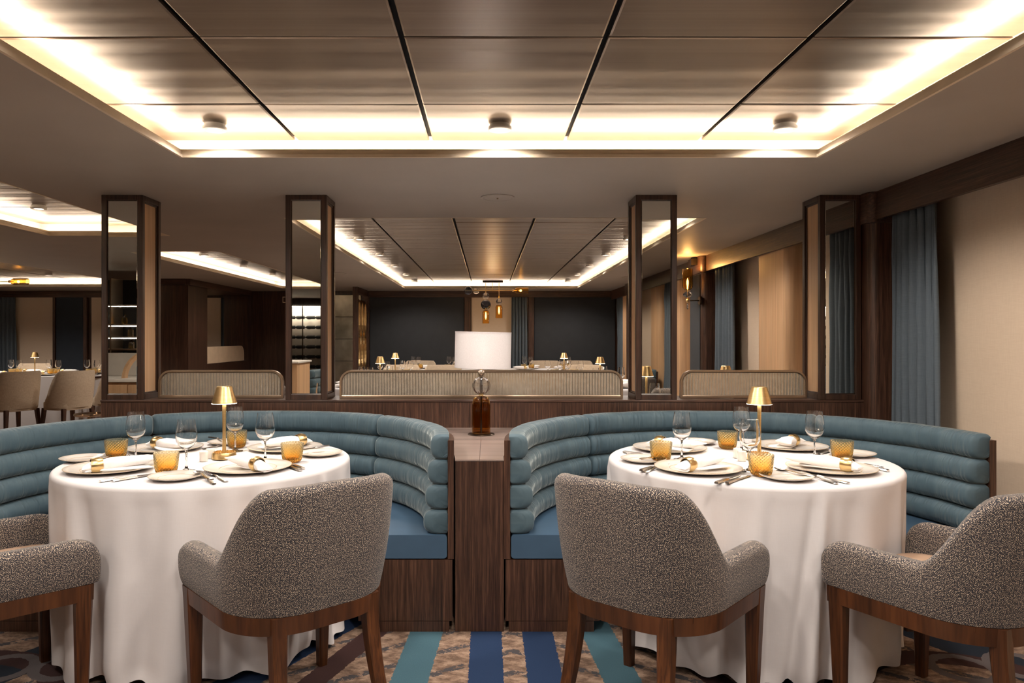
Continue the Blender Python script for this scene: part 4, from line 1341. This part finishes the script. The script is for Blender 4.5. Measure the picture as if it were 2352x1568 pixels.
# ================================================================ DISTANT TABLES
def simple_chair():
    """pale upholstered dining chair with a swept back, seen small"""
    e = empty('dining_chair', (0, 0, 0)); e['category'] = 'chair'
    pts = []; 
    for i in range(25):
        a = -R_(200) + R_(220) * i / 24 if False else pi - R_(15) + (pi + R_(30)) * i / 24
        pts.append((.27 * cos(a), .22 * sin(a) + (.0)))
    rings = []; n = len(pts)
    for i, (x, y) in enumerate(pts):
        t = abs(i - (n - 1) / 2) / ((n - 1) / 2)
        k = max(0, min(1, (t - .5) / .5)); k = k * k * (3 - 2 * k)
        zt = .86 - .34 * k
        nx, ny = x / .27, y / .22; l = math.hypot(nx, ny); nx, ny = nx / l, ny / l
        ln = .03 * (zt - .4) / .4
        rings.append([(x + nx * (o + q), y + ny * (o + q), z) for o, z, q in ((-.03, .40, 0), (.008, .40, 0), (.012, (zt + .4) / 2, ln * .5), (.008, zt - .02, ln), (-.01, zt, ln), (-.03, zt - .02, ln))])
    G().loft(rings).mk('backrest', M['beige_linen'], e, smooth=True, sharp=70)
    G().loft([[(.24 * k * (abs(cos(t)) ** .6) * (1 if cos(t) > 0 else -1), .02 + .23 * k * (abs(sin(t)) ** .6) * (1 if sin(t) > 0 else -1), z) for t in [i * pi / 16 for i in range(32)]] for z, k in ((.37, .98), (.39, 1), (.46, 1), (.48, .9))]).mk('seat', M['beige_linen'], e, smooth=True, sharp=60)
    for sx in (-1, 1):
        for sy in (-1, 1):
            xx, yy = sx * .19, .02 + sy * .18
            G().loft([[(xx + sx * f * .03 + a * h, yy + sy * f * .03 + b * h, z) for a, b in ((-1, -1), (1, -1), (1, 1), (-1, 1))] for z, h, f in ((.39, .022, 0), (0, .014, 1))]).mk('leg', M['chair_wood'], e)
    return e
def pale_chair(x, y, deg, label, group):
    return put('pale_chair', simple_chair, (x, y, 0), R_(deg), label, group)

def long_table(x0, x1, y0, y1, label, cl_label):
    t = empty('long_table', ((x0 + x1) / 2, (y0 + y1) / 2, 0), 0, label, 'table')
    a, b = (x1 - x0) / 2, (y1 - y0) / 2
    box('tabletop', M['wenge'], -a + .01, a - .01, -b + .01, b - .01, .715, .742, t)
    for sx in (-1, 1): box('pedestal', M['wenge'], sx * (a - .4) - .05, sx * (a - .4) + .05, -.2, .2, 0, .715, t)
    V = []; Fc = []; seg = 200; rows = []
    per = 2 * (2 * a + 2 * b)
    for r_i, (off, z) in enumerate([(-.3, .745), (-.01, .745), (0, .74)] + [(0, .74 - .73 * i / 8) for i in range(1, 9)]):
        row = []
        for k in range(seg):
            th = 2 * pi * k / seg
            cx = abs(cos(th)) ** .25 * (1 if cos(th) > 0 else -1); cy = abs(sin(th)) ** .25 * (1 if sin(th) > 0 else -1)
            amp = .02 * max(0, (.74 - z) / .74) * sin(th * 31 + 2 * sin(th * 5))
            row.append(((a + off * (1 if off > -.1 else a / .35 * .9)) * cx + amp * cx if off > -.1 else a * .3 * cx, (b + off) * cy + amp * cy if off > -.1 else b * .3 * cy, z))
        rows.append(row)
    c = G().loft(list(reversed(rows)), caps=True).mk('tablecloth', M['tablecloth'], None, smooth=True, sharp=60, loc=((x0 + x1) / 2, (y0 + y1) / 2, 0))
    tag(c, cl_label, 'tablecloth')
def setting(x, y, facing, n, where, wg=True, tb=True, side=.17):
    """plate, napkin, ring, tumbler and wine glass for one guest facing angle `facing`"""
    f = Vector((cos(facing), sin(facing))); r = Vector((f.y, -f.x))
    p = Vector((x, y))
    put('plate', None, (x, y, ZT), 0, 'dinner plate at the %s' % where, 'plates on the distant tables')
    o = put('napkin%d' % (n % 3), mk_napkin(n % 3), (x, y, ZT + .0085), facing + pi / 2, 'folded napkin at the %s' % where, 'napkins on the distant tables'); o.name = 'napkin'
    put('ring', None, (x, y, ZT + .0085 + .0268), facing + pi / 2, 'brass napkin ring at the %s' % where, 'napkin rings on the distant tables')
    if wg:
        q = p + f * .17 + r * .10; put('wine', None, (q.x, q.y, ZT), 0, 'wine glass at the %s' % where, 'wine glasses on the distant tables')
    if tb:
        q = p + f * .19 - r * .02; put('tumbler', None, (q.x, q.y, ZT), 0, 'amber tumbler at the %s' % where, 'amber tumblers on the distant tables')
def lamp(x, y, label): put('lamp', None, (x, y, ZT), 0, label, 'brass table lamps')

# far long table against the far wall
long_table(-1.6, 1.75, 11.75, 12.64, 'long table below the chandelier at the far wall', 'white cloth on the long table below the chandelier')
for i, x in enumerate((-1.25, -.65, -.02, .62, 1.25)):
    w_ = '%s near place of the chandelier table' % ('first', 'second', 'third', 'fourth', 'fifth')[i]
    setting(x, 12.0, pi / 2, i, w_)
    w_ = '%s wall-side place of the chandelier table' % ('first', 'second', 'third', 'fourth', 'fifth')[i]
    setting(x + .1, 12.48, -pi / 2, i + 1, w_)
for i, x in enumerate((-1.2, -.35, 1.02, 1.6)):
    pale_chair(x, 12.93, 180, '%s pale chair from the left behind the far long table' % ('first', 'second', 'third', 'fourth')[i], 'pale chairs at the far long table')

def far_round(x, y, nm, seed, chairs=(), cg='tweed armchairs in the far room', settings=(45, 135, 225, 315), lampy=True):
    t = copy_tree(tabL, loc=(x, y, 0), label='white-clothed %s' % nm, group='round dining tables under white cloths')
    c = copy_tree(clL, loc=(x, y, 0), rz=seed, label='white cloth on the %s' % nm)
    if lampy: lamp(x, y, 'brass lamp on the %s' % nm)
    for i, d in enumerate(settings):
        a = R_(d)
        setting(x + .38 * cos(a), y + .38 * sin(a), a + pi, i, '%s place of the %s' % (('back right', 'back left', 'front left', 'front right')[i], nm))
    for j, d in enumerate(chairs):
        a = R_(d)
        put('chair', None, (x + .84 * cos(a), y + .84 * sin(a), 0), a + pi / 2, 'tweed armchair %s of the %s' % (('left', 'right', 'behind')[j], nm), cg)
far_round(-1.19, 8.1, 'near left table beyond the screen', .5, chairs=(200,))
far_round(1.23, 8.0, 'near right table beyond the screen', 1.2)
far_round(-1.27, 10.05, 'farther left table beyond the screen', 2.1, chairs=())
far_round(1.05, 10.05, 'farther right table beyond the screen', 3.0, chairs=())
far_round(1.79, 5.5, 'table behind the right screen', 4.0)
for i, (x, y, d) in enumerate(((-1.3, 10.95, 180), (-.66, 10.9, 185), (1.45, 10.95, 170))):
    pale_chair(x, y, d, '%s pale chair beyond the farther round tables' % ('left', 'middle', 'right')[i], 'pale chairs beyond the round tables')

# long table at the far left with pale chairs
long_table(-8.8, -5.35, 10.0, 11.0, 'long table at far left beyond the pale chairs', 'white cloth on the long table at far left')
lamp(-6.5, 10.5, 'brass table lamp on the long table at far left')
for i, x in enumerate((-7.4, -6.75, -6.2, -5.65)):
    o_ = ('leftmost', 'second', 'third', 'rightmost')[i]
    setting(x, 10.22, pi / 2, i, '%s near place of the long table at far left' % o_)
    setting(x - .05, 10.76, -pi / 2, i + 1, '%s far place of the long table at far left' % o_)
for i, x in enumerate((-5.90, -5.32, -5.02)):
    pale_chair(x, (9.1, 9.3, 9.88)[i], 66, '%s of the three pale chairs on the near side of the far left table' % ('leftmost', 'middle', 'rightmost')[i], 'pale chairs at the far left table')
pale_chair(-6.75, 9.4, 30, 'pale chair cut by the left edge of the picture', 'pale chairs at the far left table')
for i, x in enumerate((-7.2, -5.9)):
    pale_chair(x, 11.5, 180, '%s pale chair on the wall side of the far left table' % ('left', 'right')[i], 'pale chairs at the far left table')

# small polished stand beside the left end of the low wall
st = empty('side_stand', (-2.75, 5.05, 0), 0, 'polished round nickel stand beside the left end of the low wall', 'stand')
G().lathe([(.001, .735), (.085, .735), (.096, .742), (.098, .752), (.094, .754), (.088, .746), (.001, .745)], 40).mk('tray_top', M['chrome'], st, smooth=True, sharp=50)
G().lathe([(.001, .02), (.012, .02), (.012, .735), (.001, .735)], 20).mk('stem', M['chrome'], st, smooth=True)
G().lathe([(.001, 0), (.12, 0), (.12, .008), (.02, .02), (.001, .02)], 36).mk('foot', M['chrome'], st, smooth=True, sharp=40)

# ================================================================ BEHIND THE VIEWER, SEEN IN THE MIRRORS
bc = empty('bar_counter', (-3.75, 1.55, 0), 0, 'pale wood bar counter with white top, reflected in the first column', 'counter')
box('body', M['pale_z'], -.9, .9, -.3, .3, 0, .86, bc, bevel=.003)
for k in range(4):
    dr = box('drawer', M['pale_z'], -.88 + k * .44, -.46 + k * .44, .30, .318, .45, .84, bc, bevel=.004)
    G().loft([[(-.73 + k * .44 + .06 * cos(t), .3185 + e, .82 + .03 * (sin(t) - 1) * .8) for t in [i * pi / 10 + pi for i in range(11)]] for e in (0, .0015)], closed=True).mk('cutout', M['black'], dr)
box('worktop', M['cream_stone'], -.93, .93, -.33, .335, .865, .895, bc, bevel=.004)
box('splashback', M['cream_stone'], -.9, .9, -.33, -.31, .896, 1.12, bc, bevel=.002)
g = G(); rings = []
for i in range(25):
    a = pi / 2 * i / 24
    rings.append([(.33 + dx, -.29 + (.42 * o) * sin(a) , .896 + .17 * o * cos(a)) if False else (.33 + dx, -.29 + .5 * sin(a) * o, .88 + .26 * cos(a) * o) for dx, o in ((-.015, 1), (.015, 1), (.015, .88), (-.015, .88))])
rings.append([(.33 + dx, -.29 + .5 * o, .2) for dx, o in ((-.015, 1), (.015, 1), (.015, .88), (-.015, .88))])
g.loft(rings).mk('arched_divider', M['pale_z'], bc, smooth=True, sharp=40)
# back bar shelves
bs = empty('back_bar', (-4.6, -.6, 0), 0, 'lit back bar shelves with bottles, reflected in the first column', 'shelves')
box('back_panel', M['black'], -1.1, 1.1, -.03, 0, 0, 2.0, bs)
for z in (1.12, 1.27, 1.42, 1.66): box('shelf', M['bronze'], -1.1, 1.1, 0, .28, z, z + .018, bs)
for z in (1.27, 1.42, 1.66): box('led_strip', M['led_white'], -1.08, 1.08, .26, .27, z - .008, z - .001, bs)  # under-shelf strips added to brighten the shelves and bottles
for x in (-1.09, 1.07, -.02): box('upright', M['bronze'], x, x + .02, 0, .28, .9, 2.0, bs)
for x in (-.3, .33): box('led_strip', M['led_white'], x, x + .02, .002, .012, 1.14, 1.95, bs)
box('cabinet', M['pale_z'], -1.1, 1.1, 0, .3, 0, .9, bs)
bt = [(.001, 0), (.034, 0), (.036, .004), (.036, .15), (.03, .175), (.013, .2), (.012, .25), (.001, .25)]
def mk_bottle(): return tag(G().lathe([(r * .9, z * .48) for r, z in bt], 16).mk('bottle', M['bottle_amber'], None, smooth=True, sharp=50), cat='bottle')
def mk_bottle2(): return tag(G().lathe([(r * .8, z * .5) for r, z in bt], 16).mk('bottle', M['dark_cloth'], None, smooth=True, sharp=50), cat='bottle')
for zi, z in enumerate((1.138, 1.288, 1.438)):
    for k in range(11):
        x = -1.0 + k * .19 + random.uniform(-.05, .05)
        if abs(x) < .05: continue
        put('bottle%d' % (k % 2), (mk_bottle, mk_bottle2)[k % 2], (-4.6 + x, -.45, z), 0, 'small %s bottle on the %s back bar shelf' % (('amber', 'dark')[k % 2], ('lower', 'middle', 'upper')[zi]), 'bottles on the back bar')
# wine cabinet
wc = empty('wine_cabinet', (-4.0, -7.2, 0), R_(-8), 'tall lit wine cabinet with pale interior, reflected in the second column', 'cabinet')
box('back', M['cream_stone'], -.42, .42, -.35, -.33, .2, 1.95, wc)
box('base', M['oak_z'], -.5, .5, -.36, .02, 0, .2, wc)
box('top', M['oak_z'], -.5, .5, -.36, .02, 1.95, ZC, wc)
for x in (-.5, .44): box('side', M['pale_z'], x, x + .06, -.36, .02, .2, 1.95, wc)
for x in (-.44, -.012, .41): box('door_frame', M['dark_metal'], x, x + .024, -.01, .012, .2, 1.95, wc)
box('led', M['led_white'], -.42, .42, -.3, -.02, 1.94, 1.948, wc)
box('pale_joinery', M['pale_z'], .5, 1.9, -.5, -.02, 0, 1.9, wc)
box('pale_joinery', M['pale_z'], -1.3, -.5, -.5, -.02, 0, 1.9, wc)
def mk_lying():
    return tag(G().lathe([(r, z - .125) for r, z in bt], 14, axis='y').mk('wine_bottle', M['dark_cloth'], None, smooth=True, sharp=50), cat='bottle')
ca, sa = cos(R_(-8)), sin(R_(-8))
for zi in range(7):
    z = .38 + zi * .215
    for xi, x in enumerate((-.3, -.1, .12, .32)):
        lx, ly = x, -.17
        put('lying', mk_lying, (-4.0 + lx * ca - ly * sa, -7.2 + lx * sa + ly * ca, z + .04), R_(-8 + 90), 'dark wine bottle lying %s on the %s rack of the wine cabinet' % (('far left', 'mid left', 'mid right', 'far right')[xi], ('lowest', 'second', 'third', 'middle', 'fifth', 'sixth', 'top')[zi]), 'bottles in the wine cabinet')
    g = G()
    for x in (-.3, -.1, .12, .32): g.box(x - .03, x + .03, -.3, -.05, z - .004, z)
    g.mk('bottle_rack', M['dark_metal'], wc)
# low pale cabinet near the second column's reflection
lc = empty('host_cabinet', (-2.2, -.05, 0), 0, 'low pale wood cabinet with white top, reflected in the second column', 'cabinet')
box('body', M['pale_z'], -.25, .02, -.3, .3, 0, .98, lc, bevel=.003)
box('worktop', M['cream_stone'], -.27, .04, -.32, .32, .98, 1.0, lc, bevel=.003)
for i, (x, y, d, t) in enumerate(((-1.55, .2, 200, 'left'), (1.6, .1, 160, 'right'))):
    put('chair', None, (x, y, 0), R_(d), 'tweed armchair behind the viewer, %s of the centre line' % t, 'tweed armchairs behind the viewer')
